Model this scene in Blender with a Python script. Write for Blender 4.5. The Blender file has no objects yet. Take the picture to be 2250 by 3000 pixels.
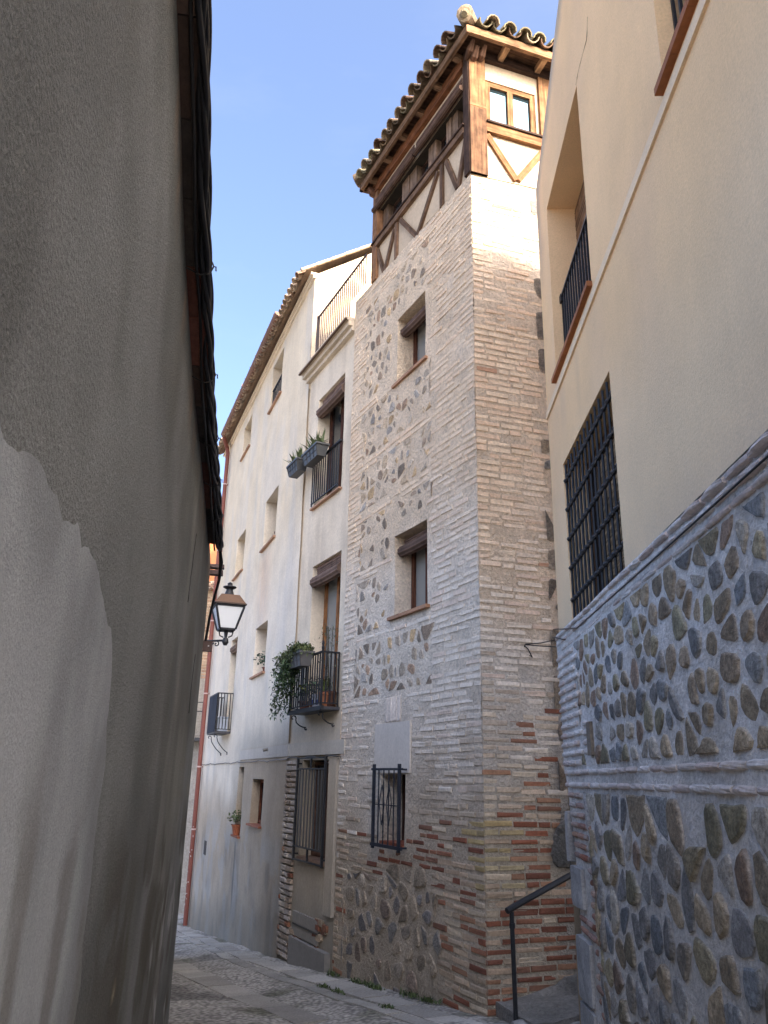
import bpy, math, random
import numpy as np
from mathutils import Vector, Matrix
random.seed(7)
RNG = np.random.default_rng(11)
R = math.radians

# ------------------------------------------------------------------ camera, light, exposure
scene = bpy.context.scene
C = scene.collection
cam = bpy.data.cameras.new('camera')
cam.sensor_fit = 'VERTICAL'; cam.sensor_height = 36.0
cam.lens = 2300.0 / 3000.0 * 36.0
cam.clip_start = 0.02; cam.clip_end = 2000
camo = bpy.data.objects.new('camera', cam); C.objects.link(camo)
_p, _r = R(18.8), R(1.18)
_right = Vector((1, 0, 0)); _fwd = Vector((0, math.cos(_p), math.sin(_p))); _up = Vector((0, -math.sin(_p), math.cos(_p)))
_X = _right * math.cos(_r) + _up * math.sin(_r); _Y = -_right * math.sin(_r) + _up * math.cos(_r)
camo.matrix_world = Matrix(((_X.x, _Y.x, -_fwd.x, 0), (_X.y, _Y.y, -_fwd.y, 0), (_X.z, _Y.z, -_fwd.z, 0), (0, 0, 0, 1)))
scene.camera = camo

SUN_AZ, SUN_EL = R(143), R(29)          # azimuth clockwise from +Y
world = bpy.data.worlds.new('World'); scene.world = world; world.use_nodes = True
wn = world.node_tree.nodes; wl = world.node_tree.links
sky = wn.new('ShaderNodeTexSky'); sky.sky_type = 'NISHITA'; sky.sun_disc = False
sky.sun_elevation = SUN_EL; sky.sun_rotation = SUN_AZ
sky.air_density = 0.6; sky.dust_density = 10.0; sky.ozone_density = 2.8; sky.altitude = 500
wn['Background'].inputs['Strength'].default_value = 0.15
# thin high cloud in the sky
_tc = wn.new('ShaderNodeTexCoord'); _mp = wn.new('ShaderNodeMapping'); _mp.inputs['Scale'].default_value = (1.6, 2.6, 5.0); _mp.inputs['Rotation'].default_value = (0.3, 0.2, 0.5)
_ns = wn.new('ShaderNodeTexNoise'); _ns.inputs['Scale'].default_value = 1.7; _ns.inputs['Detail'].default_value = 7; _ns.inputs['Roughness'].default_value = 0.62
_mr = wn.new('ShaderNodeMapRange'); _mr.inputs[1].default_value = 0.52; _mr.inputs[2].default_value = 0.80; _mr.inputs[3].default_value = 0.0; _mr.inputs[4].default_value = 0.10
_mx = wn.new('ShaderNodeMix'); _mx.data_type = 'RGBA'; _mx.inputs[7].default_value = (1.5, 1.55, 1.65, 1)
wl.new(_tc.outputs['Generated'], _mp.inputs['Vector']); wl.new(_mp.outputs[0], _ns.inputs['Vector']); wl.new(_ns.outputs['Fac'], _mr.inputs[0])
wl.new(_mr.outputs[0], _mx.inputs[0]); wl.new(sky.outputs[0], _mx.inputs[6]); wl.new(_mx.outputs[2], wn['Background'].inputs['Color'])
sl = bpy.data.lights.new('sun', 'SUN'); sl.energy = 2.0; sl.angle = R(0.5); sl.color = (0.76, 0.60, 0.41)
so = bpy.data.objects.new('sun', sl); C.objects.link(so)
_sd = Vector((math.sin(SUN_AZ) * math.cos(SUN_EL), math.cos(SUN_AZ) * math.cos(SUN_EL), math.sin(SUN_EL)))
so.rotation_euler = _sd.to_track_quat('Z', 'Y').to_euler(); so.location = (20, -25, 30)
scene.view_settings.view_transform = 'Standard'; scene.view_settings.look = 'None'
scene.view_settings.gamma = 1.0; scene.view_settings.use_curve_mapping = False
scene.view_settings.exposure = 2.4
scene.render.engine = 'CYCLES'
scene.cycles.max_bounces = 14; scene.cycles.diffuse_bounces = 12

# ------------------------------------------------------------------ noise helpers
def _hash(ix, iy, seed):
    h = (ix.astype(np.int64) * 374761393 + iy.astype(np.int64) * 668265263 + seed * 974711) & 0x7fffffff
    h = ((h ^ (h >> 13)) * 1274126177) & 0x7fffffff
    h = h ^ (h >> 16)
    return (h & 0xffff) / 65535.0
def vnoise(x, y, seed=0):
    x = np.asarray(x, float); y = np.asarray(y, float)
    ix = np.floor(x); iy = np.floor(y); fx = x - ix; fy = y - iy
    fx = fx * fx * (3 - 2 * fx); fy = fy * fy * (3 - 2 * fy)
    a = _hash(ix, iy, seed); b = _hash(ix + 1, iy, seed); c = _hash(ix, iy + 1, seed); d = _hash(ix + 1, iy + 1, seed)
    return (a * (1 - fx) + b * fx) * (1 - fy) + (c * (1 - fx) + d * fx) * fy
def fbm(x, y, seed=0, o=4):
    t = 0; a = 0.5; n = 0
    for i in range(o):
        t = t + a * vnoise(np.asarray(x) * 2 ** i, np.asarray(y) * 2 ** i, seed + i * 17); n += a; a *= 0.5
    return t / n
def sstep(a, b, x):
    t = np.clip((np.asarray(x, float) - a) / (b - a), 0, 1); return t * t * (3 - 2 * t)
def mixc(c0, c1, t):
    t = np.asarray(t, float)[..., None]; return np.asarray(c0, float) * (1 - t) + np.asarray(c1, float) * t

# ------------------------------------------------------------------ frames and mesh builder
class Fr:
    """a wall frame: s along the wall, d outward, z up"""
    def __init__(self, o, az=None, side=1, e=None, out=None):
        self.o = Vector((o[0], o[1], o[2] if len(o) > 2 else 0))
        if e is None:
            a = R(az); self.e = Vector((math.sin(a), math.cos(a), 0))
            self.n = Vector((self.e.y, -self.e.x, 0)) * side
        else:
            self.e = Vector(e).normalized(); self.n = Vector(out).normalized()
        self.u = Vector((0, 0, 1))
    def __call__(self, s, d, z): return self.o + self.e * s + self.n * d + self.u * z

class MB:
    def __init__(self): self.v = []; self.f = []; self.c = []; self.m = []; self.uv = []
    def add(self, vs, fs, col, mi=0, uvs=None):
        b = len(self.v)
        self.v.extend([tuple(p) for p in vs])
        if len(col) == 3 and not hasattr(col[0], '__len__'): self.c.extend([tuple(col)] * len(vs))
        else: self.c.extend([tuple(q) for q in col])
        self.uv.extend(uvs if uvs is not None else [(0, 0)] * len(vs))
        self.f.extend([tuple(i + b for i in f) for f in fs]); self.m.extend([mi] * len(fs))
    def hexa(self, p, col, mi=0):
        """8 corners: p[0..3] bottom loop, p[4..7] top loop; uv runs along the longest edge"""
        p = [Vector(q) for q in p]
        ax = [p[1] - p[0], p[3] - p[0], p[4] - p[0]]
        L = [a.length for a in ax]; k = max(range(3), key=lambda i: L[i])
        un = ax[k].normalized(); off = random.random() * 20
        oth = [a.normalized() for i, a in enumerate(ax) if i != k and a.length > 0]
        for q in ((3, 2, 1, 0), (4, 5, 6, 7), (0, 1, 5, 4), (1, 2, 6, 5), (2, 3, 7, 6), (3, 0, 4, 7)):
            vs = [p[i] for i in q]
            uv = [((v - p[0]).dot(un) + off, sum((v - p[0]).dot(w) for w in oth) + off) for v in vs]
            self.add(vs, [(0, 1, 2, 3)], col, mi, uv)
    def box(self, fr, s0, s1, d0, d1, z0, z1, col, mi=0):
        self.hexa([fr(s0, d0, z0), fr(s1, d0, z0), fr(s1, d1, z0), fr(s0, d1, z0),
                   fr(s0, d0, z1), fr(s1, d0, z1), fr(s1, d1, z1), fr(s0, d1, z1)], col, mi)
    def beam(self, a, b, w, h, col, up=(0, 0, 1), mi=0):
        a = Vector(a); b = Vector(b); t = (b - a).normalized(); up = Vector(up)
        x = t.cross(up)
        if x.length < 1e-4: x = t.cross(Vector((1, 0, 0)))
        x.normalize(); y = x.cross(t).normalized()
        x *= w / 2; y *= h / 2
        self.hexa([a - x - y, a + x - y, a + x + y, a - x + y, b - x - y, b + x - y, b + x + y, b - x + y], col, mi)
    def tube(self, pts, r, col, n=6, mi=0, caps=True):
        pts = [Vector(p) for p in pts]; k = len(pts)
        rs = r if hasattr(r, '__len__') else [r] * k
        ref = None; vs = []; uvs = []; ln = 0
        for i, p in enumerate(pts):
            t = (pts[min(i + 1, k - 1)] - pts[max(i - 1, 0)]).normalized()
            if ref is None:
                ref = t.cross(Vector((0, 0, 1)))
                if ref.length < 1e-3: ref = t.cross(Vector((1, 0, 0)))
            x = (ref - t * ref.dot(t)).normalized(); ref = x; y = t.cross(x)
            if i: ln += (p - pts[i - 1]).length
            for j in range(n):
                a = 2 * math.pi * j / n
                vs.append(p + (x * math.cos(a) + y * math.sin(a)) * rs[i]); uvs.append((ln, j / n * 0.3))
        fs = [(i * n + j, i * n + (j + 1) % n, (i + 1) * n + (j + 1) % n, (i + 1) * n + j) for i in range(k - 1) for j in range(n)]
        if caps: fs += [tuple(range(n))[::-1], tuple((k - 1) * n + j for j in range(n))]
        self.add(vs, fs, col, mi, uvs)
    def lathe(self, c, prof, col, n=14, mi=0):
        """profile of (radius, z) around the vertical through c"""
        c = Vector(c); vs = [c + Vector((r * math.cos(2 * math.pi * j / n), r * math.sin(2 * math.pi * j / n), z)) for r, z in prof for j in range(n)]
        fs = [(i * n + j, i * n + (j + 1) % n, (i + 1) * n + (j + 1) % n, (i + 1) * n + j) for i in range(len(prof) - 1) for j in range(n)]
        fs += [tuple(range(n))[::-1], tuple((len(prof) - 1) * n + j for j in range(n))]
        self.add(vs, fs, col, mi)
    def build(self, name, mats, parent=None, loc=None, smooth=False, auto=None):
        root = parent
        while root is not None and root.parent is not None: root = root.parent
        off = Vector(root.location) if root is not None else Vector(loc or (0, 0, 0))
        v = np.array(self.v, float) - np.array(off)
        me = bpy.data.meshes.new(name)
        me.from_pydata(v.tolist(), [], self.f); me.validate()
        if len(me.vertices) == len(self.v):
            ca = me.color_attributes.new('Col', 'FLOAT_COLOR', 'POINT')
            arr = np.ones((len(self.v), 4), np.float32); arr[:, :3] = np.array(self.c); ca.data.foreach_set('color', arr.ravel())
            uvl = me.uv_layers.new(name='UVMap')
            li = np.empty(len(me.loops), np.int32); me.loops.foreach_get('vertex_index', li)
            uvl.data.foreach_set('uv', np.array(self.uv, np.float32)[li].ravel())
        mats = mats if isinstance(mats, (list, tuple)) else [mats]
        for m in mats: me.materials.append(m)
        if len(mats) > 1 and len(me.polygons) == len(self.m): me.polygons.foreach_set('material_index', np.array(self.m, np.int32))
        if smooth: me.polygons.foreach_set('use_smooth', [True] * len(me.polygons))
        o = bpy.data.objects.new(name, me); C.objects.link(o)
        if parent is not None: o.parent = parent
        else: o.location = off
        return o

def tag(o, label=None, cat=None, group=None, kind=None):
    if label: o['label'] = label
    if cat: o['category'] = cat
    if group: o['group'] = group
    if kind: o['kind'] = kind
    return o
def thing(name, label, cat, loc, group=None):
    o = bpy.data.objects.new(name, None); C.objects.link(o); o.location = loc; o.empty_display_size = 0.2
    return tag(o, label, cat, group)

# ------------------------------------------------------------------ materials
def mat(name, rough=0.9, grain=40, gvar=0.25, big=1.5, bvar=0.25, bump=0.3, bscale=None, streak=0.0, uvgrain=False, metallic=0.0, spec=0.3, speck=0.0, bdist=0.01):
    m = bpy.data.materials.new(name); m.use_nodes = True
    nt = m.node_tree; N = nt.nodes; Lk = nt.links; b = N['Principled BSDF']
    b.inputs['Roughness'].default_value = rough; b.inputs['Metallic'].default_value = metallic
    b.inputs['Specular IOR Level'].default_value = spec
    at = N.new('ShaderNodeAttribute'); at.attribute_name = 'Col'
    tc = N.new('ShaderNodeTexCoord')
    def noise(scale, vec, det=5, ro=0.6):
        n = N.new('ShaderNodeTexNoise'); n.inputs['Scale'].default_value = scale; n.inputs['Detail'].default_value = det
        n.inputs['Roughness'].default_value = ro; Lk.new(vec, n.inputs['Vector']); return n.outputs['Fac']
    def mapr(fac, a, bb):
        r = N.new('ShaderNodeMapRange'); r.inputs[1].default_value = 0.25; r.inputs[2].default_value = 0.75
        r.inputs[3].default_value = a; r.inputs[4].default_value = bb; Lk.new(fac, r.inputs[0]); return r.outputs[0]
    def mul(c, f):
        x = N.new('ShaderNodeMix'); x.data_type = 'RGBA'; x.blend_type = 'MULTIPLY'; x.inputs[0].default_value = 1
        Lk.new(c, x.inputs[6]); Lk.new(f, x.inputs[7]); return x.outputs[2]
    vec = tc.outputs['Object']
    if uvgrain:
        mp = N.new('ShaderNodeMapping'); mp.inputs['Scale'].default_value = (1.6, 26, 1); Lk.new(tc.outputs['UV'], mp.inputs['Vector']); gv = mp.outputs[0]
    else: gv = vec
    g = noise(1.0 if uvgrain else grain, gv)
    col = mul(at.outputs['Color'], mapr(g, 1 - gvar, 1 + gvar))
    bg = noise(big, vec, 4)
    col = mul(col, mapr(bg, 1 - bvar, 1 + bvar))
    if streak:
        mp = N.new('ShaderNodeMapping'); mp.inputs['Scale'].default_value = (9, 9, 0.55); Lk.new(vec, mp.inputs['Vector'])
        st = noise(1.0, mp.outputs[0], 5, 0.65); col = mul(col, mapr(st, 1 - streak, 1 + streak * 0.6))
    if speck:
        sp = noise(grain * 3.1, vec, 2, 0.5)
        r = N.new('ShaderNodeMapRange'); r.inputs[1].default_value = 0.30; r.inputs[2].default_value = 0.42
        r.inputs[3].default_value = 1 - speck; r.inputs[4].default_value = 1.0; Lk.new(sp, r.inputs[0]); col = mul(col, r.outputs[0])
    Lk.new(col, b.inputs['Base Color'])
    if bump:
        bp = N.new('ShaderNodeBump'); bp.inputs['Strength'].default_value = bump; bp.inputs['Distance'].default_value = bdist
        h = g if bscale is None else noise(bscale, vec, 6, 0.65)
        Lk.new(h, bp.inputs['Height']); Lk.new(bp.outputs[0], b.inputs['Normal'])
    return m
M = {}
M['plaster'] = mat('old_plaster', grain=28, gvar=0.12, big=1.6, bvar=0.12, bump=0.4, bscale=14, streak=0.07)
M['yellow'] = mat('yellow_plaster', grain=70, gvar=0.10, big=1.3, bvar=0.07, bump=0.5, bscale=60, streak=0.025, bdist=0.006, speck=0.10)
M['grey_render'] = mat('coarse_grey_render', grain=120, gvar=0.30, big=2.0, bvar=0.16, bump=1.0, bscale=110, streak=0.035, speck=0.4, bdist=0.010)
M['patch'] = mat('pale_cement_patch', grain=110, gvar=0.14, big=3, bvar=0.10, bump=0.6, bscale=160, streak=0.02, speck=0.28, bdist=0.004)
M['mortar'] = mat('lime_mortar', grain=30, gvar=0.30, big=3.5, bvar=0.20, bump=1.0, bscale=30, bdist=0.045)
M['brick'] = mat('old_brick', grain=34, gvar=0.25, big=6, bvar=0.15, bump=0.6, bscale=30, bdist=0.012)
M['stone'] = mat('field_stone', grain=45, gvar=0.50, big=13, bvar=0.40, bump=1.0, bscale=42, bdist=0.022, speck=0.35)
M['wood'] = mat('weathered_timber', rough=0.85, gvar=0.75, big=7, bvar=0.45, bump=0.8, uvgrain=True, bdist=0.010, spec=0.15)
M['tile'] = mat('clay_roof_tile', grain=26, gvar=0.32, big=4, bvar=0.28, bump=0.4, bscale=40, speck=0.2)
M['iron'] = mat('black_iron', rough=0.55, grain=60, gvar=0.3, bump=0.15, spec=0.4)
M['paint'] = mat('painted_metal', rough=0.6, grain=30, gvar=0.12, big=3, bvar=0.15, bump=0.1, speck=0.0, spec=0.35)
M['ceramic'] = mat('terracotta', rough=0.75, grain=30, gvar=0.15, bump=0.1)
M['plastic'] = mat('grey_plastic', rough=0.5, grain=20, gvar=0.1, bump=0.05, spec=0.4)
M['cable'] = mat('black_cable', rough=0.45, grain=50, gvar=0.2, bump=0.1, spec=0.4)
M['canvas'] = mat('dark_canvas', rough=0.95, grain=60, gvar=0.15, bump=0.1, spec=0.05)
M['leaf'] = mat('leaves', rough=0.6, grain=25, gvar=0.35, bump=0.0)
M['cobble'] = mat('street_stone', rough=0.85, grain=30, gvar=0.3, big=1.6, bvar=0.25, bump=0.4)
def cobble_nodes(m):
    nt = m.node_tree; N = nt.nodes; Lk = nt.links; b = N['Principled BSDF']
    tc = N.new('ShaderNodeTexCoord'); vo = N.new('ShaderNodeTexVoronoi'); vo.inputs['Scale'].default_value = 21
    vo.feature = 'F1'; Lk.new(tc.outputs['Object'], vo.inputs['Vector'])
    bp = N.new('ShaderNodeBump'); bp.inputs['Strength'].default_value = 0.9; bp.inputs['Distance'].default_value = 0.03; bp.invert = True
    Lk.new(vo.outputs['Distance'], bp.inputs['Height']); Lk.new(bp.outputs[0], b.inputs['Normal'])
    src = b.inputs['Base Color'].links[0].from_socket
    r = N.new('ShaderNodeMapRange'); r.inputs[1].default_value = 0.25; r.inputs[2].default_value = 0.75; r.inputs[3].default_value = 1.15; r.inputs[4].default_value = 0.5
    Lk.new(vo.outputs['Distance'], r.inputs[0])
    x = N.new('ShaderNodeMix'); x.data_type = 'RGBA'; x.blend_type = 'MULTIPLY'; x.inputs[0].default_value = 1
    Lk.new(src, x.inputs[6]); Lk.new(r.outputs[0], x.inputs[7]); Lk.new(x.outputs[2], b.inputs['Base Color'])
cobble_nodes(M['cobble'])
M['slab'] = mat('granite_slab', rough=0.85, grain=45, gvar=0.3, big=2, bvar=0.2, bump=0.5, bscale=40, speck=0.2)
def glass_mat(name, col, metallic, rough=0.06):
    m = bpy.data.materials.new(name); m.use_nodes = True; b = m.node_tree.nodes['Principled BSDF']
    b.inputs['Base Color'].default_value = (*col, 1); b.inputs['Metallic'].default_value = metallic; b.inputs['Roughness'].default_value = rough
    b.inputs['Specular IOR Level'].default_value = 0.8
    N = m.node_tree.nodes; Lk = m.node_tree.links
    tc = N.new('ShaderNodeTexCoord'); n = N.new('ShaderNodeTexNoise'); n.inputs['Scale'].default_value = 3.0; Lk.new(tc.outputs['Object'], n.inputs['Vector'])
    bp = N.new('ShaderNodeBump'); bp.inputs['Strength'].default_value = 0.05; bp.inputs['Distance'].default_value = 0.01
    Lk.new(n.outputs['Fac'], bp.inputs['Height']); Lk.new(bp.outputs[0], b.inputs['Normal'])
    return m
M['glass'] = glass_mat('window_glass', (0.02, 0.025, 0.03), 0.0)
M['mirror_glass'] = glass_mat('reflective_glass', (0.12, 0.205, 0.25), 0.9, 0.02)
M['net'] = glass_mat('curtained_glass', (0.22, 0.23, 0.22), 0.0, 0.12)
M['frosted'] = glass_mat('frosted_glass', (0.62, 0.64, 0.64), 0.0, 0.45)

WOOD = (0.15, 0.078, 0.040); WOOD_D = (0.052, 0.031, 0.022); WOOD_L = (0.36, 0.19, 0.085)
IRON = (0.013, 0.014, 0.017); TERRA = (0.30, 0.105, 0.05)
ONE = (1, 1, 1)

# ------------------------------------------------------------------ wall maker
def wall_grid(mb, fr, s0, s1, z0, z1, holes, col, res=0.2, top=None, send=None, disp=0.008, seed=1, mi=0, d=0.0, soft=0.0):
    """a wall sheet with real openings and reveals; holes = (s0,s1,z0,z1,depth)"""
    def cuts(a, b, ex):
        xs = sorted(set([round(x, 4) for x in list(np.linspace(a, b, max(2, int(round((b - a) / res)) + 1))) + ex if a - 1e-6 <= x <= b + 1e-6]))
        keep = [xs[0]]
        exs = set(round(e, 4) for e in ex)
        for x in xs[1:]:
            if x - keep[-1] < res * 0.25:
                if x in exs and keep[-1] not in exs and len(keep) > 1: keep[-1] = x; continue
                if x not in exs and x != xs[-1]: continue
            keep.append(x)
        return np.array(keep)
    S = cuts(s0, s1, [h[0] for h in holes] + [h[1] for h in holes])
    Z = cuts(z0, z1, [h[2] for h in holes] + [h[3] for h in holes])
    SS, ZZ = np.meshgrid(S, Z, indexing='ij'); SS = SS.copy(); ZZ = ZZ.copy()
    if top is not None: ZZ = np.minimum(ZZ, top(SS))
    if send is not None: SS = np.minimum(SS, send(ZZ))
    def dsp(s, z): return (fbm(np.asarray(s) * 1.3, np.asarray(z) * 1.3, seed, 3) - 0.5) * 2 * disp
    D = dsp(SS, ZZ) + d
    cc = col(SS, ZZ)
    o = np.array(fr.o); e = np.array(fr.e); n = np.array(fr.n)
    P = o + SS[..., None] * e + D[..., None] * n + ZZ[..., None] * np.array([0, 0, 1.0])
    nz = len(Z)
    fs = []
    for i in range(len(S) - 1):
        for j in range(nz - 1):
            cs = (S[i] + S[i + 1]) / 2; cz = (Z[j] + Z[j + 1]) / 2
            if any(h[0] < cs < h[1] and h[2] < cz < h[3] for h in holes): continue
            if ZZ[i, j + 1] - ZZ[i, j] < 1e-5 and ZZ[i + 1, j + 1] - ZZ[i + 1, j] < 1e-5: continue
            if SS[i + 1, j] - SS[i, j] < 1e-5 and SS[i + 1, j + 1] - SS[i, j + 1] < 1e-5: continue
            fs.append((i * nz + j, (i + 1) * nz + j, (i + 1) * nz + j + 1, i * nz + j + 1))
    mb.add(P.reshape(-1, 3), fs, cc.reshape(-1, 3), mi, list(zip(SS.ravel().tolist(), ZZ.ravel().tolist())))
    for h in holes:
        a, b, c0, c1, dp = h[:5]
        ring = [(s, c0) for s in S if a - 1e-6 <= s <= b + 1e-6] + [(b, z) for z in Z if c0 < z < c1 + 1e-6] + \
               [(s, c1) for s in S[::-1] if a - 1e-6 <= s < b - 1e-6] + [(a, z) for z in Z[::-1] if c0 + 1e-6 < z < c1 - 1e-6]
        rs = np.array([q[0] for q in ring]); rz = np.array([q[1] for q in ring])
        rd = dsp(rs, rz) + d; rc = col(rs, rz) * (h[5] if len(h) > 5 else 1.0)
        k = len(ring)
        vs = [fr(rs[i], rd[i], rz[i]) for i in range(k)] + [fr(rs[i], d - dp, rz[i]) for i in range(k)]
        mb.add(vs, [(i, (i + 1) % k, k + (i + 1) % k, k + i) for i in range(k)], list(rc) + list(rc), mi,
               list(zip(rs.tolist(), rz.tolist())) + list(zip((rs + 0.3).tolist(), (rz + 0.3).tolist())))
        mb.add([fr(a, d - dp, c0), fr(b, d - dp, c0), fr(b, d - dp, c1), fr(a, d - dp, c1)], [(0, 1, 2, 3)], (0.012, 0.011, 0.010), mi)  # near-black sheet stands in for the unlit interior

def brick(mb, fr, s0, s1, z0, z1, dep, col, jit=0.006, ch=0.012, mi=0, base=-0.01):
    j = lambda a=jit: random.uniform(-a, a)
    vs = []
    for (ins, dd) in ((-0.002, base), (0.002, dep * 0.7), (ch, dep)):
        for (s, z, a, b) in ((s0, z0, 1, 1), (s1, z0, -1, 1), (s1, z1, -1, -1), (s0, z1, 1, -1)):
            vs.append(fr(s + a * ins + j(), dd + j(jit * 0.6) * (dd > 0), z + b * ins * 0.8 + j(jit * 0.6)))
    fs = []
    for r in (0, 4): fs += [(r + i, r + (i + 1) % 4, r + 4 + (i + 1) % 4, r + 4 + i) for i in range(4)]
    fs.append((8, 9, 10, 11))
    u = random.random() * 9
    mb.add(vs, fs, col, mi, [(u, u)] * 12)

def voronoi(seeds, rad, gap, box=None):
    """shrunk voronoi cells round the seeds"""
    S = np.asarray(seeds); out = []
    for i, p in enumerate(S):
        dd = S - p; dist = np.hypot(dd[:, 0], dd[:, 1]); idx = np.argsort(dist)[1:22]
        r = rad * 1.6
        poly = [p + np.array((math.cos(a), math.sin(a))) * r for a in np.linspace(0, 2 * math.pi, 13)[:-1]]
        g = gap() / 2
        for k in idx:
            if dist[k] > 3.4 * rad or dist[k] < 1e-6: continue
            dr = dd[k] / dist[k]; lim = dist[k] / 2 - g
            new = []
            for a in range(len(poly)):
                q0, q1 = poly[a], poly[(a + 1) % len(poly)]
                f0 = (q0 - p) @ dr - lim; f1 = (q1 - p) @ dr - lim
                if f0 <= 0: new.append(q0)
                if f0 * f1 < 0: new.append(q0 + (q1 - q0) * (f0 / (f0 - f1)))
            poly = new
            if len(poly) < 3: break
        if len(poly) >= 3: out.append((p, np.array(poly)))
    return out
def chaikin(P, it=2, w=0.25):
    for _ in range(it):
        Q = np.roll(P, -1, 0); P = np.stack([P * (1 - w) + Q * w, P * w + Q * (1 - w)], 1).reshape(-1, 2)
    return P
def stone(mb, fr, c, P, h, col, edge=None, d=0.0, mi=0, sm=0.35):
    """a field stone: domed, lumpy, with its outline polygon P lying in the wall"""
    P = chaikin(np.asarray(P), 1, 0.24); n = len(P)
    if n > 26: P = P[::2]; n = len(P)
    c = P.mean(0)
    ph = random.random() * 50
    rr = 1 + (vnoise(np.cos(np.arange(n) / n * 2 * math.pi) * 2 + ph, np.sin(np.arange(n) / n * 2 * math.pi) * 2 + ph, 3) - 0.5) * 0.22
    P = c + (P - c) * rr[:, None]
    vs = []; cols = []
    tx, tz = random.uniform(-0.35, 0.35), random.uniform(-0.35, 0.35)
    col = np.array(col); edge = np.array(edge) if edge is not None else col
    sz = np.abs(P - c).max(0) + 1e-6
    for (k, hh, e) in ((1.04, -0.012, 0.85), (1.0, h * 0.55, sm), (0.86, h * 0.92, 0.0), (0.5, h, 0.0)):
        q = c + (P - c) * k
        for i, (s, z) in enumerate(q):
            tilt = 1 + (tx * (s - c[0]) / sz[0] + tz * (z - c[1]) / sz[1]) * (hh > 0)
            vs.append(fr(s, d + hh * tilt + random.uniform(-1, 1) * h * 0.09 * (hh > 0), z))
            w = e * (0.4 + 0.9 * random.random()); w = min(1, w)
            cols.append(col * (1 - w) * (0.88 + 0.24 * random.random()) + edge * w)
    vs.append(fr(c[0], d + h * 1.03, c[1])); cols.append(col)
    fs = []
    for r in range(3): fs += [(r * n + i, r * n + (i + 1) % n, (r + 1) * n + (i + 1) % n, (r + 1) * n + i) for i in range(n)]
    fs += [(3 * n + i, 3 * n + (i + 1) % n, 4 * n) for i in range(n)]
    mb.add(vs, fs, cols, mi)
def jit_seeds(s0, s1, z0, z1, ds, dz, jit=0.36, drop=0.0):
    out = []; z = z0 + dz / 2; row = 0
    while z < z1:
        s = s0 + ds * (0.25 + 0.5 * (row % 2)) + random.uniform(-.1, .1) * ds
        while s < s1:
            if random.random() > drop: out.append((s + random.uniform(-jit, jit) * ds, z + random.uniform(-jit, jit) * dz))
            s += ds * random.uniform(0.75, 1.3)
        z += dz * random.uniform(0.85, 1.15); row += 1
    return out

def tiles(mb, O, e, u, width, length, pitch=0.19, r=0.082, row=0.36, clip=None, cols=None, rows=None, pan=True):
    """barrel tiles: O eave corner, e along the eave, u up the slope"""
    O = Vector(O); e = Vector(e).normalized(); u = Vector(u).normalized(); n = e.cross(u).normalized()
    if n.z < 0: n = -n
    nc = max(1, int(width / pitch)); nr = rows or max(1, int(length / row) + 1); K = 7
    cols = cols or [(0.30, 0.20, 0.13), (0.36, 0.26, 0.18), (0.25, 0.15, 0.095), (0.40, 0.32, 0.23), (0.22, 0.17, 0.12)]
    for i in range(nc):
        for kind in ((0, 1) if pan else (1,)):
            a0 = (i + 0.5 + (0.5 if kind == 0 else 0)) * pitch
            for j in range(nr):
                y0 = j * row + random.uniform(-.02, .02) + (0.03 if kind == 0 else -0.02 * (j == 0)); y1 = y0 + row * 1.16
                if clip and not clip(a0, (y0 + y1) / 2): continue
                c = random.choice(cols); f = random.uniform(0.75, 1.2); c = tuple(x * f for x in c)
                aa = a0 + random.uniform(-.012, .012); tw = random.uniform(-.015, .015)
                vs = []
                for (yy, rr, lift) in ((y0, r, 0.022), (y1, r * 0.86, 0.0)):
                    for th in (0.0, 0.016):
                        for k in range(K):
                            t = math.pi * k / (K - 1)
                            x = math.cos(t) * (rr - th); h = math.sin(t) * (rr - th)
                            if kind == 1: hh = 0.028 + h + lift
                            else: hh = 0.085 - h + lift * 0.6 - 0.01
                            vs.append(O + e * (aa + x + (tw if yy == y0 else 0)) + u * yy + n * hh)
                A, B, A2, B2 = 0, K, 2 * K, 3 * K
                fs = []
                for k in range(K - 1):
                    fs += [(A + k, A + k + 1, A2 + k + 1, A2 + k), (B + k, B2 + k, B2 + k + 1, B + k + 1), (A + k, B + k, B + k + 1, A + k + 1)]
                fs += [(A, A2, B2, B), (A + K - 1, B + K - 1, B2 + K - 1, A2 + K - 1)]
                mb.add(vs, fs, c)

def window(parent, fr, s0, s1, z0, z1, d, mull=1, col=WOOD_D, pane='glass', fw=0.055, name='window', curtain=None, pcol=None):
    mb = MB()
    mb.box(fr, s0, s0 + fw, d - 0.03, d + 0.025, z0, z1, col); mb.box(fr, s1 - fw, s1, d - 0.03, d + 0.025, z0, z1, col)
    mb.box(fr, s0 + fw, s1 - fw, d - 0.03, d + 0.023, z1 - fw, z1, col); mb.box(fr, s0 + fw, s1 - fw, d - 0.03, d + 0.023, z0, z0 + fw, col)
    for k in range(mull):
        c = s0 + (s1 - s0) * (k + 1) / (mull + 1)
        mb.box(fr, c - fw * 0.55, c + fw * 0.55, d - 0.03, d + 0.027, z0 + fw, z1 - fw, col)
    w = mb.build(name, M['wood'], parent)
    g = MB(); g.add([fr(s0 + fw * .7, d - 0.005, z0 + fw * .7), fr(s1 - fw * .7, d - 0.005, z0 + fw * .7), fr(s1 - fw * .7, d - 0.005, z1 - fw * .7), fr(s0 + fw * .7, d - 0.005, z1 - fw * .7)], [(0, 1, 2, 3)], pcol or ONE)
    g.build('pane', M[pane], w)
    return w
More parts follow.
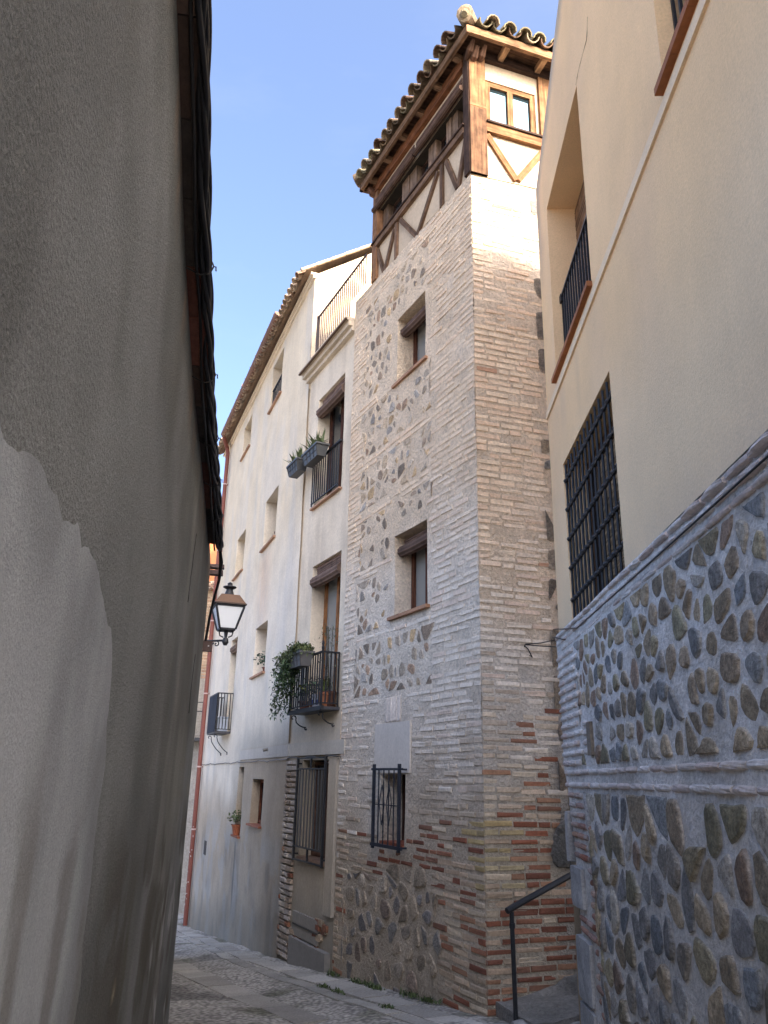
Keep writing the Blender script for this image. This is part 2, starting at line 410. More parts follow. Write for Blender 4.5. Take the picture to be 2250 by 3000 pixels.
def sill(parent, fr, s0, s1, z, d0, d1, t=0.035, col=TERRA, mats='ceramic'):
    mb = MB(); n = max(1, int((s1 - s0) / 0.26))
    for k in range(n):
        a = s0 + (s1 - s0) * k / n; b = s0 + (s1 - s0) * (k + 1) / n
        f = random.uniform(0.85, 1.1)
        mb.box(fr, a + 0.002, b - 0.002, d0, d1 + random.uniform(-.003, .003), z - t, z, tuple(x * f for x in col))
    return mb.build('window_sill', M[mats], parent)
def blind_roll(parent, fr, s0, s1, z, d, r=0.075, col=(0.105, 0.068, 0.052), drop=0.0, name='roller_blind'):
    """a rolled-up slatted blind: ribbed roll, with its slats hanging from the lintel to the roll"""
    mb = MB(); n = 18; k = 7; vs = []; cols = []; base = 0
    for i in range(k):
        s = s0 + (s1 - s0) * i / (k - 1); sag = -0.012 * math.sin(math.pi * i / (k - 1))
        for j in range(n):
            a = 2 * math.pi * j / n; rr = r * (1.0 if j % 2 else 0.9) * random.uniform(.985, 1.015)
            vs.append(fr(s, d + rr * math.cos(a), z + sag + rr * math.sin(a)))
            f = 1.25 if j % 2 else 0.6; cols.append(tuple(x * f for x in col))
    fs = [(i * n + j, i * n + (j + 1) % n, (i + 1) * n + (j + 1) % n, (i + 1) * n + j) for i in range(k - 1) for j in range(n)]
    fs += [tuple(range(n))[::-1], tuple((k - 1) * n + j for j in range(n))]
    mb.add(vs, fs, cols)
    q = 0.0
    while q < drop:
        f = random.uniform(.8, 1.2)
        mb.box(fr, s0 + .02, s1 - .02, d - r * .55, d - r * .35 + .012 * random.random(), z + r * .7 + q, z + r * .7 + q + .030, tuple(x * f for x in col)); q += 0.036
    return mb.build(name, M['wood'], parent)
def railing_mb(mb, fr, s0, s1, d, z0, z1, n, r=0.007, mi=0, col=IRON, foot=0.04, topw=0.02):
    mb.box(fr, s0, s1, d - topw, d + topw, z1 - 0.012, z1 + 0.012, col)
    mb.box(fr, s0, s1, d - 0.012, d + 0.012, z0 + foot, z0 + foot + 0.014, col)
    for k in range(n):
        s = s0 + (s1 - s0) * k / (n - 1) if n > 1 else s0
        s = min(max(s, s0 + r), s1 - r)
        mb.box(fr, s - r, s + r, d - r, d + r, z0 + (0 if k in (0, n - 1) else foot + 0.014), z1 - 0.012, col)
def rough_block(mb, p, col, amp=.012, n=5, mi=0, seed=1):
    """a worn block: trilinear box, subdivided, with rounded and chipped faces; p as in hexa"""
    p = [Vector(q) for q in p]
    def tri(a, b, c):
        lo = (p[0] * (1 - a) + p[1] * a) * (1 - b) + (p[3] * (1 - a) + p[2] * a) * b
        hi = (p[4] * (1 - a) + p[5] * a) * (1 - b) + (p[7] * (1 - a) + p[6] * a) * b
        return lo * (1 - c) + hi * c
    idx = {}; vs = []; cs = []; fs = []; cen = tri(.5, .5, .5)
    def vert(i, j, k):
        if (i, j, k) in idx: return idx[i, j, k]
        q = tri(i / n, j / n, k / n); e = sum(1 for t in (i, j, k) if t in (0, n))
        h = float(fbm(q.x * 9 + q.z * 5, q.y * 9 - q.z * 7, seed, 3)) - .5
        q = q + (cen - q).normalized() * (amp * (h * 2 + (0, .2, .9, 1.6)[e]))
        idx[i, j, k] = len(vs); vs.append(q); cs.append(np.array(col) * (.8 + .8 * (h + .25))); return idx[i, j, k]
    for a in range(n):
        for b in range(n):
            for w in (0, n):
                fs.append((vert(a, b, w), vert(a + 1, b, w), vert(a + 1, b + 1, w), vert(a, b + 1, w)))
                fs.append((vert(a, w, b), vert(a + 1, w, b), vert(a + 1, w, b + 1), vert(a, w, b + 1)))
                fs.append((vert(w, a, b), vert(w, a + 1, b), vert(w, a + 1, b + 1), vert(w, a, b + 1)))
    mb.add(vs, fs, cs, mi)
def densify(E, st=.012):
    out = []
    for a, b in zip(E[:-1], E[1:]):
        n = max(1, int(math.dist(a, b) / st))
        out += [(a[0] + (b[0] - a[0]) * k / n, a[1] + (b[1] - a[1]) * k / n) for k in range(n)]
    return out + [E[-1]]
def leaf(mb, p, dirv, L, w, col, bend=0.0, up=(0, 0, 1)):
    p = Vector(p); t = Vector(dirv).normalized(); x = t.cross(Vector(up))
    if x.length < 1e-3: x = t.cross(Vector((1, 0, 0)))
    x.normalize(); n = x.cross(t)
    a = p; m = p + t * L * .5 + n * bend * L * .3; b = p + t * L - n * bend * L * .25 + Vector((0, 0, -bend * L * .5))
    f = random.uniform(.65, 1.35); col = tuple(c * f for c in col)
    mb.add([a - x * w * .35, a + x * w * .35, m + x * w * .5, b, m - x * w * .5], [(0, 1, 2, 4), (4, 2, 3)], col)
def rdir(zmin=-1.0):
    while True:
        v = Vector((random.uniform(-1, 1), random.uniform(-1, 1), random.uniform(zmin, 1)))
        if 0.05 < v.length < 1: return v.normalized()

# ------------------------------------------------------------------ plan of the place (metres, camera at the origin, eye height z = 0)
T = Fr((1.011, 8.0), -26.04, -1)                       # tower and terrace house, street front (s runs away from the camera)
F = Fr((1.011, 8.0), 71.62, 1)                         # tower, sunny side wall (s runs to the right)
Hs0 = T(5.57, 0, 0)
H = Fr(Hs0, -20.4, -1)                                 # white house, street front
Rf = Fr((1.683, 7.4), 2.13, -1)                        # yellow house, street front (s = 0 at its far end, negative towards the camera)
Re = Fr((1.683, 7.4), e=(0.9993, -0.0372, 0), out=(0.0372, 0.9993, 0))   # yellow house, far end wall
Lf = Fr((-1.2657, 5.6), -9.5, 1)                       # left house, street front
L2 = Fr((-1.2657, 5.6), -13.5, 1)                      # left house, front beyond its kink
dT = T.e
def ground_z(x, y):
    t = (np.asarray(x) - 1.011) * dT.x + (np.asarray(y) - 8.0) * dT.y
    return np.interp(t, [-30, -9, -4, 0, 3.6, 5.4, 15, 26, 45], [-1.5, -1.52, -1.68, -1.97, -2.33, -2.5, -3.56, -4.6, -5.6])

# ------------------------------------------------------------------ street
mb = MB()
xs = np.concatenate([[-400, -150, -60, -25, -14], np.arange(-9, 4.01, 0.09), [8, 20, 60, 150, 400]])
ys = np.concatenate([[-400, -150, -50, -20], np.arange(-6, 3, 0.5), np.arange(3, 24, 0.09), np.arange(24, 40, 0.5), [60, 150, 400]])
XX, YY = np.meshgrid(xs, ys, indexing='ij')
tt = (XX - 1.011) * dT.x + (YY - 8.0) * dT.y
vv = (XX - 1.011) * T.n.x + (YY - 8.0) * T.n.y           # distance out from the tower front
ZZ = ground_z(XX, YY) + (fbm(XX * 1.7, YY * 1.7, 5, 3) - .5) * 0.05 - 0.05 * np.exp(-((vv - 1.35) / .5) ** 2)
cc = mixc((0.42, 0.395, 0.35), (0.54, 0.515, 0.465), fbm(XX * 1.1, YY * 1.1, 9))
cc = mixc(cc, (0.135, 0.140, 0.085), sstep(.56, .74, fbm(XX * 1.9 + 5, YY * 1.9, 21)) * 0.75)
cc = mixc(cc, (0.11, 0.107, 0.10), sstep(.60, .75, fbm(XX * .8, YY * .8 + 3, 31)) * 0.6)
ny = len(ys)
def street_z(x, y):
    v_ = (np.asarray(x) - 1.011) * T.n.x + (np.asarray(y) - 8.0) * T.n.y
    return ground_z(x, y) + (fbm(np.asarray(x) * 1.7, np.asarray(y) * 1.7, 5, 3) - .5) * 0.05 - 0.05 * np.exp(-((v_ - 1.35) / .5) ** 2)
fs = [(i * ny + j, (i + 1) * ny + j, (i + 1) * ny + j + 1, i * ny + j + 1) for i in range(len(xs) - 1) for j in range(ny - 1)]
mb.add(np.stack([XX, YY, ZZ], -1).reshape(-1, 3), fs, cc.reshape(-1, 3))
tag(mb.build('street', M['cobble'], smooth=True), kind='structure')

def strip(name, path, w, seglen, col, thick=0.02):
    """a run of flat slabs laid flush with the cobbles"""
    mb = MB()
    for a, b in zip(path[:-1], path[1:]):
        a = Vector((*a, 0)); b = Vector((*b, 0)); L = (b - a).length; t = (b - a) / L; x = Vector((t.y, -t.x, 0)); n = max(1, int(L / seglen))
        for k in range(n):
            p = a + t * (L * k / n + .008); q = a + t * (L * (k + 1) / n - .008); ww = w / 2 * random.uniform(.92, 1.06)
            pts = [p - x * ww, p + x * ww, q + x * ww, q - x * ww]
            f = random.uniform(.75, 1.2); dz = random.uniform(.006, .014)
            lo = [Vector((v.x, v.y, float(street_z(v.x, v.y)) - .10)) for v in pts]; hi = [Vector((v.x + random.uniform(-.01, .01), v.y + random.uniform(-.01, .01), float(street_z(v.x, v.y)) + dz)) for v in pts]
            mb.hexa(lo + hi, tuple(c * f for c in col))
    return tag(mb.build(name, M['slab']), kind='structure')
def pt(fr, s, d): p = fr(s, d, 0); return (p.x, p.y)
strip('gutter_strip', [pt(T, -1.0, .34), pt(T, 5.4, .34), pt(H, 9.6, .30)], .30, .62, (0.41, 0.39, 0.35))
strip('kerb_strip', [pt(T, -1.0, .62), pt(T, 5.4, .62), pt(H, 9.6, .56)], .16, .5, (0.36, 0.345, 0.31))
strip('paving_strip', [(-.55, 8.3), (-1.45, 10.0), (-2.6, 12.3), (-4.3, 16.5)], .34, .7, (0.37, 0.352, 0.315))

# ------------------------------------------------------------------ left house (coarse grey render, eave running overhead)
def ltop(s): return np.interp(s, [-9, -5.2, -4.09, -3.4, -3.0, -2.55, -1.5, -.7, 0, 1], [3.4, 2.35, 2.0, 1.78, 1.70, 1.61, 1.58, 1.51, 1.46, 1.44])
def lcol(s, z):
    a = mixc((0.155, 0.156, 0.144), (0.232, 0.234, 0.222), sstep(.35, .65, fbm(s * 1.8, z * 1.5, 3)))
    a = mixc(a, (0.14, 0.13, 0.105), sstep(.5, .7, fbm(s * 1.1 + 3, z * .8, 5)) * .6)
    a = mixc(a, (0.36, 0.345, 0.29), sstep(.45, .8, fbm(s * 2.2, z * 1.1, 13)) * .55 * sstep(-3.2, -1.6, s))
    a = mixc(a, (0.10, 0.088, 0.06), sstep(.50, .66, fbm(s * 3.2, z * 3.2 + 4, 23, 6)) * .7 * sstep(-.1, -.7, z + .15 * np.sin(s * 3)))
    a = mixc(a, (0.46, 0.45, 0.43), sstep(.62, .68, fbm(s * 4, z * 4 + 8, 33, 6)) * .7 * sstep(-.3, -.8, z) * sstep(-2.5, -1.5, s))
    a = mixc(a, (0.095, 0.082, 0.060), sstep(.56, .62, fbm(s * 3 + 1, z * 3.4, 37, 6)) * .6 * sstep(.0, -.35, z) * sstep(-3.7, -3.2, s))
    a = mixc(a, (0.42, 0.41, 0.385), sstep(.60, .63, fbm(s * 4 + 6, z * 4, 39, 6)) * .7 * sstep(-.35, -.6, z) * sstep(-1.6, -1.0, s))
    a = mixc(a, (0.40, 0.33, 0.21), np.exp(-((s + 2.95) / .03) ** 2 - ((z + .62) / .02) ** 2) * .9)
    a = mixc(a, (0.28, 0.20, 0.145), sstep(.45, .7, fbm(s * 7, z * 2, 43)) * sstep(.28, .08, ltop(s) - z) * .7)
    return a
left = thing('plastered_house', 'low house with coarse grey streaked render close on the left', 'house', Lf(-2, 0, -1.6))
mb = MB(); wall_grid(mb, Lf, -6.0, 0.0, -3.0, 3.4, [], lcol, res=0.028, top=ltop, disp=0.004, seed=8)  # front cut short out of view to let fill light in
wall_grid(mb, L2, 0.0, 9.0, -4.2, 1.46, [], lcol, res=0.3, disp=0.01, seed=8)
back = lambda fr, s, d, z: fr(s, d, z)
def crack(pts, r=.0022, st=.03):
    E2 = densify(pts, st); out = []
    for i, (a, b) in enumerate(E2): out.append(Lf(a + random.uniform(-.008, .008), (float(fbm(a * 1.3, b * 1.3, 8, 3)) - .5) * .008 + .0008, b + random.uniform(-.006, .006)))
    mb.tube(out, [r * random.uniform(.4, 1.2) for _ in out], (.035, .032, .028), 4)
crack([(-1.62, 1.22), (-1.68, 1.02), (-1.74, .82)], .0022)
crack([(-.8, .7), (-.86, .5), (-.84, .35)], .002)
q = [Lf(0, 0, 1.46), L2(9, 0, 1.46), L2(9, -4, 1.46), Lf(0, -4, 1.46), Lf(-6, 0, 2.55), Lf(-6, -4, 2.55), Lf(-6, 0, -2.4), Lf(-6, -4, -2.4)]
mb.add(q, [(0, 1, 2, 3), (4, 0, 3, 5), (4, 5, 7, 6)], (0.15, 0.12, 0.10))
q = [L2(9, 0, -4.2), L2(9, -4, -4.2), L2(9, -4, 1.46), L2(9, 0, 1.46)]
mb.add(q, [(0, 1, 2, 3)], (0.15, 0.13, 0.10))
mb.build('wall', M['grey_render'], left, smooth=True)
# pale cement repair, a thin layer with a ragged edge
PE_S = [-8, -5.2, -4.78, -4.49, -4.25, -4.05, -3.9]; PE_Z = [.47, .45, .41, .405, .40, .375, .33]
def ptop(q): q = np.asarray(q, float); return np.interp(q, PE_S, PE_Z) + (fbm(q * 9, q * 0, 4, 5) - .5) * .10
def psend(z):
    z = np.asarray(z, float)
    return np.interp(z, [-2.4, -1.5, -1.1, -.8, -.6, -.45, -.34, -.2, -.1, .05, .12, .22, .27, .31, .34, .37], [-3.75, -3.80, -3.72, -3.74, -3.69, -3.66, -3.67, -3.68, -3.70, -3.71, -3.735, -3.76, -3.79, -3.84, -3.90, -4.0]) + (fbm(z * 9, z * 0 + 3, 6, 5) - .5) * .07
def pcol(q, z):
    c = mixc((0.265, 0.272, 0.272), (0.40, 0.41, 0.412), sstep(.3, .7, fbm(q * 4, z * 2.2, 71)))
    c = mixc(c, (0.17, 0.16, 0.14), sstep(.52, .72, fbm(q * 6, z * 3 + 5, 77, 6)) * .7 * sstep(.15, -.2, z))
    return mixc(c, (.45, .46, .46), sstep(.6, .66, fbm(q * 4.5 + 2, z * 1.4, 79)) * .5 * sstep(-.15, -.3, z))
mb = MB(); wall_grid(mb, Lf, -6.0, -3.6, -2.4, .52, [], pcol, res=.02, disp=.004, seed=8, d=.008, top=ptop, send=psend)
mb.build('cement_patch', M['patch'], left, smooth=True)
# eave: a projecting course of tile and brick, then roof tiles behind
mb = MB(); s = -6.0
while s < -.55:
    L_ = random.uniform(.24, .33); e1 = min(s + L_, -.5)
    z0, z1 = float(ltop(s)), float(ltop(e1)); dd = random.uniform(.050, .068); f = random.uniform(.5, 1.2)
    c = random.choice([(0.13, 0.05, 0.035), (0.07, 0.045, 0.035), (0.05, 0.04, 0.035)]); c = tuple(x * f for x in c)
    mb.hexa([Lf(s + .004, -.2, z0 - .005), Lf(e1 - .004, -.2, z1 - .005), Lf(e1 - .004, dd, z1 - .012), Lf(s + .004, dd, z0 - .012),
             Lf(s + .004, -.2, z0 + .035), Lf(e1 - .004, -.2, z1 + .035), Lf(e1 - .004, dd + .012, z1 + .03), Lf(s + .004, dd + .012, z0 + .03)], c)
    s = e1
mb.build('eave_course', M['tile'], left)
mb = MB(); tiles(mb, Lf(-6.0, -.03, float(ltop(-6.0)) + .02), Lf(-4.1, 0, 2.0) - Lf(-6, 0, float(ltop(-6.0))), -Lf.n + Vector((0, 0, .25)), 1.95, 1.2, cols=[(.10, .07, .05), (.14, .09, .06)], rows=3)
tiles(mb, Lf(-4.1, -.03, 2.02), Lf(-2.6, 0, 1.62) - Lf(-4.1, 0, 2.0), -Lf.n + Vector((0, 0, .25)), 1.55, 1.2, cols=[(.10, .07, .05), (.14, .09, .06)], rows=3)
tiles(mb, Lf(-2.6, -.03, 1.64), Lf(-.6, 0, 1.50) - Lf(-2.6, 0, 1.61), -Lf.n + Vector((0, 0, .25)), 2.0, 1.2, cols=[(.10, .07, .05), (.14, .09, .06)], rows=3)
mb.build('roof', M['tile'], left, smooth=False)
# cables slung along the eave
def cable_pts(base, n=120, s0=-5.9, s1=-.45, sag=.02, ph=0, d0=.075, dz=0.0, tw=.012):
    out = []
    for i in range(n + 1):
        s = s0 + (s1 - s0) * i / n
        z = float(ltop(s)) + .005 + dz + .012 * math.sin(s * 5 + ph * 2)
        k = max(0, (s + 2.6) / 2.2)
        a = s * 9 + ph
        out.append(Lf(s, d0 + tw * math.cos(a) + .012 * k * base, z + tw * math.sin(a) - .03 * k * base + sag * math.sin(s * 4.1) * .5))
    return out
mb = MB()
for k in range(4): mb.tube(cable_pts(0, ph=k * 1.57, d0=.066, dz=-.012, tw=.011), .0095, (.010, .010, .012), 6)
for k in range(3): mb.tube(cable_pts(1, ph=k * 2.1 + .5, d0=.074, dz=.012, tw=.009), .008, (.012, .012, .013), 6)
mb.tube(cable_pts(0.4, ph=1.0, d0=.066, dz=.03, tw=.004), .007, (.014, .013, .013), 6)
mb.tube(cable_pts(0.2, ph=2.0, d0=.04, dz=-.035, tw=.002), .006, (.014, .013, .013), 6)
# tail that drops down round the corner
last = cable_pts(1, ph=.5, d0=.074, dz=.012, tw=.009)[-1]
for k in range(2): mb.tube([last + Vector((0, 0, .006 * k)), Lf(-.28, .09 - .01 * k, 1.42), Lf(-.12, .075, 1.33), Lf(-.02, .05, 1.24), L2(.10, .03, 1.12), L2(.16, .012, .9)], .010, (.012, .012, .013), 6)
cb = mb.build('cable_bundle', M['cable'], None, Lf(-4, .07, 1.9), smooth=True)
tag(cb, 'thick bundle of twisted black cables slung along the left eave', 'cable')
for k, s in enumerate((-4.35, -3.25, -2.65, -2.05, -1.5, -1.0)):
    m2 = MB(); z = float(ltop(s))
    m2.tube([Lf(s, -.002, z - .02), Lf(s, .05, z - .045), Lf(s + .004, .085, z - .032), Lf(s + .006, .095, z + .0), Lf(s + .01, .088, z + .020), Lf(s, .07, z + .026)], .0032, (.02, .019, .018), 5)
    m2.tube([Lf(s + .006, .094, z), Lf(s + .02, .102, z + .010), Lf(s + .016, .104, z - .010)], .003, (.02, .02, .02), 5)
    m2.build('clip', M['iron'], cb)
for k, (s, z, fr, lab) in enumerate(((-.035, 1.405, Lf, 'rusty square bracket at the wall corner right under the cable bundle'), (-.035, .865, Lf, 'small rusty plate bracket at the wall corner level with the lantern'))):
    m2 = MB()
    if k == 0:
        m2.box(fr, s - .03, s + .03, -.02, .10, z + .03, z + .055, (.06, .028, .022)); m2.box(fr, s - .03, s + .03, -.02, .095, z - .02, z + .012, (.05, .022, .018)); m2.box(fr, s - .012, s + .012, .06, .085, z + .012, z + .03, (.05, .022, .018))
    else:
        m2.box(fr, s - .03, s + .02, -.02, .062, z - .035, z + .035, (.06, .030, .024)); m2.box(fr, s - .032, s - .03, .035, .045, z - .005, z + .005, (.5, .5, .48))
    tag(m2.build('wall_bracket', M['iron'], None, fr(s, 0, z)), lab, 'bracket')

# ------------------------------------------------------------------ street lantern on the left house beyond the corner
LX, LY = -1.945, 9.8
lan = thing('street_lantern', 'black iron wall lantern with copper coloured hood and frosted panes', 'street lamp', (LX, LY, 1.55))
def frus(mb, z0, w0, z1, w1, col, cx=LX, cy=LY, rot=.35):
    vs = []
    for (z, w) in ((z0, w0), (z1, w1)):
        for k in range(4):
            a = rot + math.pi / 4 + k * math.pi / 2; vs.append((cx + w * 1.4142 * math.cos(a), cy + w * 1.4142 * math.sin(a), z))
    mb.hexa(vs, col)
wx = L2(9.8 * 0, 0, 0)
sw = (LY - 5.6) / math.cos(R(13.5)); pw = L2(sw, 0, 0)
mb = MB()
mb.tube([(pw.x, pw.y, 1.585), (LX - .02, LY, 1.60), (LX, LY, 1.605)], .014, IRON, 8)
mb.tube([(pw.x, pw.y, 1.46)] + [(pw.x + .05 + .14 * t, LY, 1.47 + .10 * t ** 1.5) for t in np.linspace(0, 1, 6)], .009, IRON, 6)
def scroll(cx, cz, r, t0, t1, flip=1, y=LY): return [(cx + flip * r * (1 - k / 16) * math.cos(t0 + (t1 - t0) * k / 14), y, cz + r * (1 - k / 16) * math.sin(t0 + (t1 - t0) * k / 14)) for k in range(15)]
mb.tube(scroll(LX - .11, 1.555, .035, 1.2, -5.0), .008, IRON, 6)
mb.tube(scroll(LX - .24, 1.535, .028, 1.6, -4.4), .007, IRON, 6)
mb.box(Fr((pw.x, pw.y), -13.5, 1), -.03, .03, -.01, .02, 1.42, 1.64, IRON)
mb.tube([(LX, LY, 1.54), (LX, LY, 1.58), (LX, LY, 1.63)], [.02, .042, .03], IRON, 10); mb.tube([(LX, LY, 1.63), (LX, LY, 1.73)], [.016, .03], IRON, 10)
mb.tube([(LX + .03, LY, 1.64), (LX + .075, LY, 1.66), (LX + .085, LY, 1.70), (LX + .06, LY, 1.73)], .009, IRON, 6); mb.tube([(LX - .03, LY, 1.64), (LX - .075, LY, 1.66), (LX - .085, LY, 1.70), (LX - .06, LY, 1.73)], .009, IRON, 6)
mb.build('bracket', M['iron'], lan, smooth=False)
mb = MB(); frus(mb, 1.72, .098, 1.745, .102, IRON); frus(mb, 2.005, .175, 2.03, .18, IRON)
for k in range(4):
    a = .35 + math.pi / 4 + k * math.pi / 2
    mb.beam((LX + .098 * 1.414 * math.cos(a), LY + .098 * 1.414 * math.sin(a), 1.735), (LX + .174 * 1.414 * math.cos(a), LY + .174 * 1.414 * math.sin(a), 2.01), .02, .02, IRON)
fr_ = mb.build('lantern_frame', M['iron'], lan)
mb = MB(); frus(mb, 1.745, .094, 2.004, .166, ONE); mb.build('glass', M['frosted'], fr_)
mb = MB(); frus(mb, 2.03, .20, 2.045, .20, (.05, .03, .02)); frus(mb, 2.045, .192, 2.165, .115, (.12, .065, .035)); mb.build('hood', M['paint'], lan)
mb = MB(); mb.lathe((LX, LY, 0), [(.075, 2.165), (.06, 2.19), (.04, 2.25), (.05, 2.255), (.085, 2.275), (.085, 2.285), (.04, 2.295), (.03, 2.31), (.035, 2.325), (.01, 2.345)], IRON, 12); mb.build('finial', M['iron'], lan)

# ------------------------------------------------------------------ tower house
tow = thing('tower_house', 'tall brick and rubble tower house with a timber framed loft and tiled roof', 'house', T(1.8, -1.5, -2.1))
TW = [(1.16, 1.97, 5.20, 6.24, .34), (1.12, 1.97, 1.92, 2.99, .34), (1.60, 2.21, -.70, .06, .36)]
CRM = np.array((0.661, 0.522, 0.365)); WHT = np.array((0.711, 0.648, 0.558)); GRB = np.array((0.50, 0.42, 0.325)); DRT_SHADE = np.array((0.40, 0.335, 0.255))
def tcol(s, z):
    n = fbm(s * .9, z * .9, 101); m = fbm(s * 3, z * 3, 103)
    a = mixc(CRM, (0.670, 0.557, 0.426), m)
    a = mixc(a, WHT, sstep(3.3, 2.2, z + (n - .5) * 2.0) * (.35 + .65 * n))
    a = mixc(a, GRB, sstep(.3, -.7, z + (n - .5) * 1.8 + .35 * (s - 1.2)))
    a = mixc(a, DRT_SHADE, sstep(-1.2, -2.1, z + (m - .5)))  # towards the foot both darker tones mix dirt with painted light falloff
    return a
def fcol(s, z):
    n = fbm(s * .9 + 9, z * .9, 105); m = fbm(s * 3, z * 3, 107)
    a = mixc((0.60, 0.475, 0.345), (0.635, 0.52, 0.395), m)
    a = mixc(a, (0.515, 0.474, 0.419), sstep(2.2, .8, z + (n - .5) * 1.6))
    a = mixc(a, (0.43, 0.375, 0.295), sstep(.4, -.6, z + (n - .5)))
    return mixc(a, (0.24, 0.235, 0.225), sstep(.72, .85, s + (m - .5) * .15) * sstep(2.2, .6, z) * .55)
mb = MB()
TOPT = lambda s: 7.26 + .055 * s
wall_grid(mb, T, 0.0, 3.52, -3.0, 7.6, TW, tcol, res=0.10, top=TOPT, disp=0.022, seed=15)
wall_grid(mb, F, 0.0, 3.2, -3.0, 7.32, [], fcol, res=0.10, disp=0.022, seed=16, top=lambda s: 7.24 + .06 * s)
tb = [T(3.52, 0, 0), T(3.52, -3.4, 0), F(3.2, -3.6, 0), F(3.2, 0, 0)]
for a, b in zip(tb[:-1], tb[1:]):
    mb.add([a + Vector((0, 0, -3)), b + Vector((0, 0, -3)), b + Vector((0, 0, 7.45)), a + Vector((0, 0, 7.45))], [(0, 1, 2, 3)], tuple(CRM))
mb.add([T(0, 0, 7.26), T(3.52, 0, 7.45), T(3.52, -3.4, 7.45), F(3.2, 0, 7.43)], [(0, 1, 2, 3)], tuple(CRM))
# bricks
RED = [(0.25, 0.095, 0.055), (0.21, 0.085, 0.052), (0.28, 0.13, 0.078), (0.22, 0.115, 0.075), (0.32, 0.18, 0.11), (0.17, 0.07, 0.045)]
YEL = [(0.42, 0.32, 0.16), (0.36, 0.28, 0.15), (0.40, 0.33, 0.20)]
BRW = [(0.42, 0.325, 0.23), (0.46, 0.35, 0.25), (0.37, 0.295, 0.22), (0.48, 0.395, 0.29)]
PNK = [(0.644, 0.474, 0.326), (0.661, 0.518, 0.365), (0.618, 0.439, 0.300), (0.652, 0.492, 0.344), (0.670, 0.535, 0.383)]
panels = [(5.36, 7.05), (4.42, 5.20), (3.63, 4.28), (2.74, 3.48), (1.84, 2.60), (1.0, 1.72)]     # rubble boxes between the brick bands
def pl_edge(z, right):                                                       # ragged side of the rubble boxes
    k = int(math.floor(z / .16)); rnd = _hash(np.array([k]), np.array([5 if right else 9]), 3)[0]
    return (.92 + .10 * rnd + .03 * max(0, z - 3)) if right else (3.02 + .12 * rnd)
def in_panel(s, z):
    for a, b in panels:
        if a < z < b and pl_edge(z, True) < s < pl_edge(z, False): return True
    if z < -1.0 - .13 * math.sin(s * 3.1) - .07 * math.sin(s * 9) and .85 < s < 3.22 and z > -2.6: return True
    return False
def bcol(s, z, f):
    n = float(fbm(s * .9 + (9 if f else 0), z * .9, 111)); r = random.random()
    base = np.array(random.choice(PNK)) * random.uniform(.94, 1.05) * (1.12 if f else 1.0)
    w = float(sstep(3.4, 2.0, z + (n - .5) * 2.2))
    base = base * (1 - w) + (np.array((0.69, 0.62, 0.53)) * random.uniform(.90, 1.02) if random.random() < .78 else np.array((0.60, 0.46, 0.37))) * w
    lim = 1.1 if f else .85
    w = float(sstep(lim, lim - 1.3, z + (n - .5) * 1.8 + (0 if f else .3 * (s - 1))))
    if random.random() < w: base = np.array(random.choice(BRW)) * random.uniform(.85, 1.2)
    if z > -.4: base = base * (.66 if f else .50) + np.array((fcol if f else tcol)(np.array(s), np.array(z))) * (.34 if f else .50)
    p = 0
    if f: p = float(sstep(1.2, -.6, z)) * (.52 if s > .28 else .24) + (.35 if z < -1.0 else 0)
    else: p = .62 * float(sstep(.55, .25, abs(z + .82 + .12 * (s - 1.2)))) * (1 if .6 < s < 2.4 else .15) + (.22 if z < -.5 else 0)
    if random.random() < p: base = np.array(random.choice(RED)) * random.uniform(.8, 1.15)
    if -.98 < z < -.35 and s < .3 and random.random() < .75: base = np.array(random.choice(YEL)) * random.uniform(.8, 1.1)
    if f and z > 1.0 and random.random() < .03: base = np.array((.42, .25, .16))
    return base
def courses(fr, s0, s1, z0, z1, f, step=.078):
    z = z0; row = 0
    while z < z1:
        h = step * random.uniform(.93, 1.07); s = s0 + (0.0 if row % 2 else -.13); 
        bt = h * random.uniform(.52, .68)
        while s < s1:
            L = random.choice([.27, .28, .26, .13]) * random.uniform(.92, 1.06)
            a, b = max(s, s0), min(s + L, s1); s += L + random.uniform(.012, .022)
            if b - a < .05: continue
            cs, cz = (a + b) / 2, z + bt / 2
            if f:
                if a > .66 + .10 * (row % 2) and cz > -1.0: continue
                if z > 7.20 + .05 * cs: continue
            else:
                if in_panel(cs, cz): continue
                if any(h_[0] - .02 < b and a < h_[1] + .02 and h_[2] - .04 < cz < h_[3] + .04 for h_ in TW):
                    continue
                if z + bt > 7.2 + .055 * cs: continue
                if 1.50 < cs < 2.42 and -.02 < cz < .98: continue
                if cz < 1.0 and 1.0 < cs < 3.3 and random.random() < .35: continue       # buried in the wash
            if random.random() < ((.16 if not f else .10) if cz > 1 else .05): continue
            up = float(sstep(.2, 1.4, cz))
            d0 = (float(fbm(cs * 1.3, cz * 1.3, 16 if f else 15, 3)) - .5) * 2 * .022
            dep = d0 + random.uniform(.002, .010 if f else .010) * up + random.uniform(.002, .011) * (1 - up)
            wob = (float(vnoise(np.array(cs * 1.2), np.array(cz * .8), 61)) - .5) * .03
            brick(mb, fr, a, b, z + wob, z + wob + bt, dep, bcol(cs, cz, f), jit=.006, ch=.013, mi=1, base=d0 - .012)
        z += h; row += 1
courses(T, 0.01, 3.50, -2.35, 7.3, False)
courses(F, 0.0, 1.75, -2.35, 7.35, True)
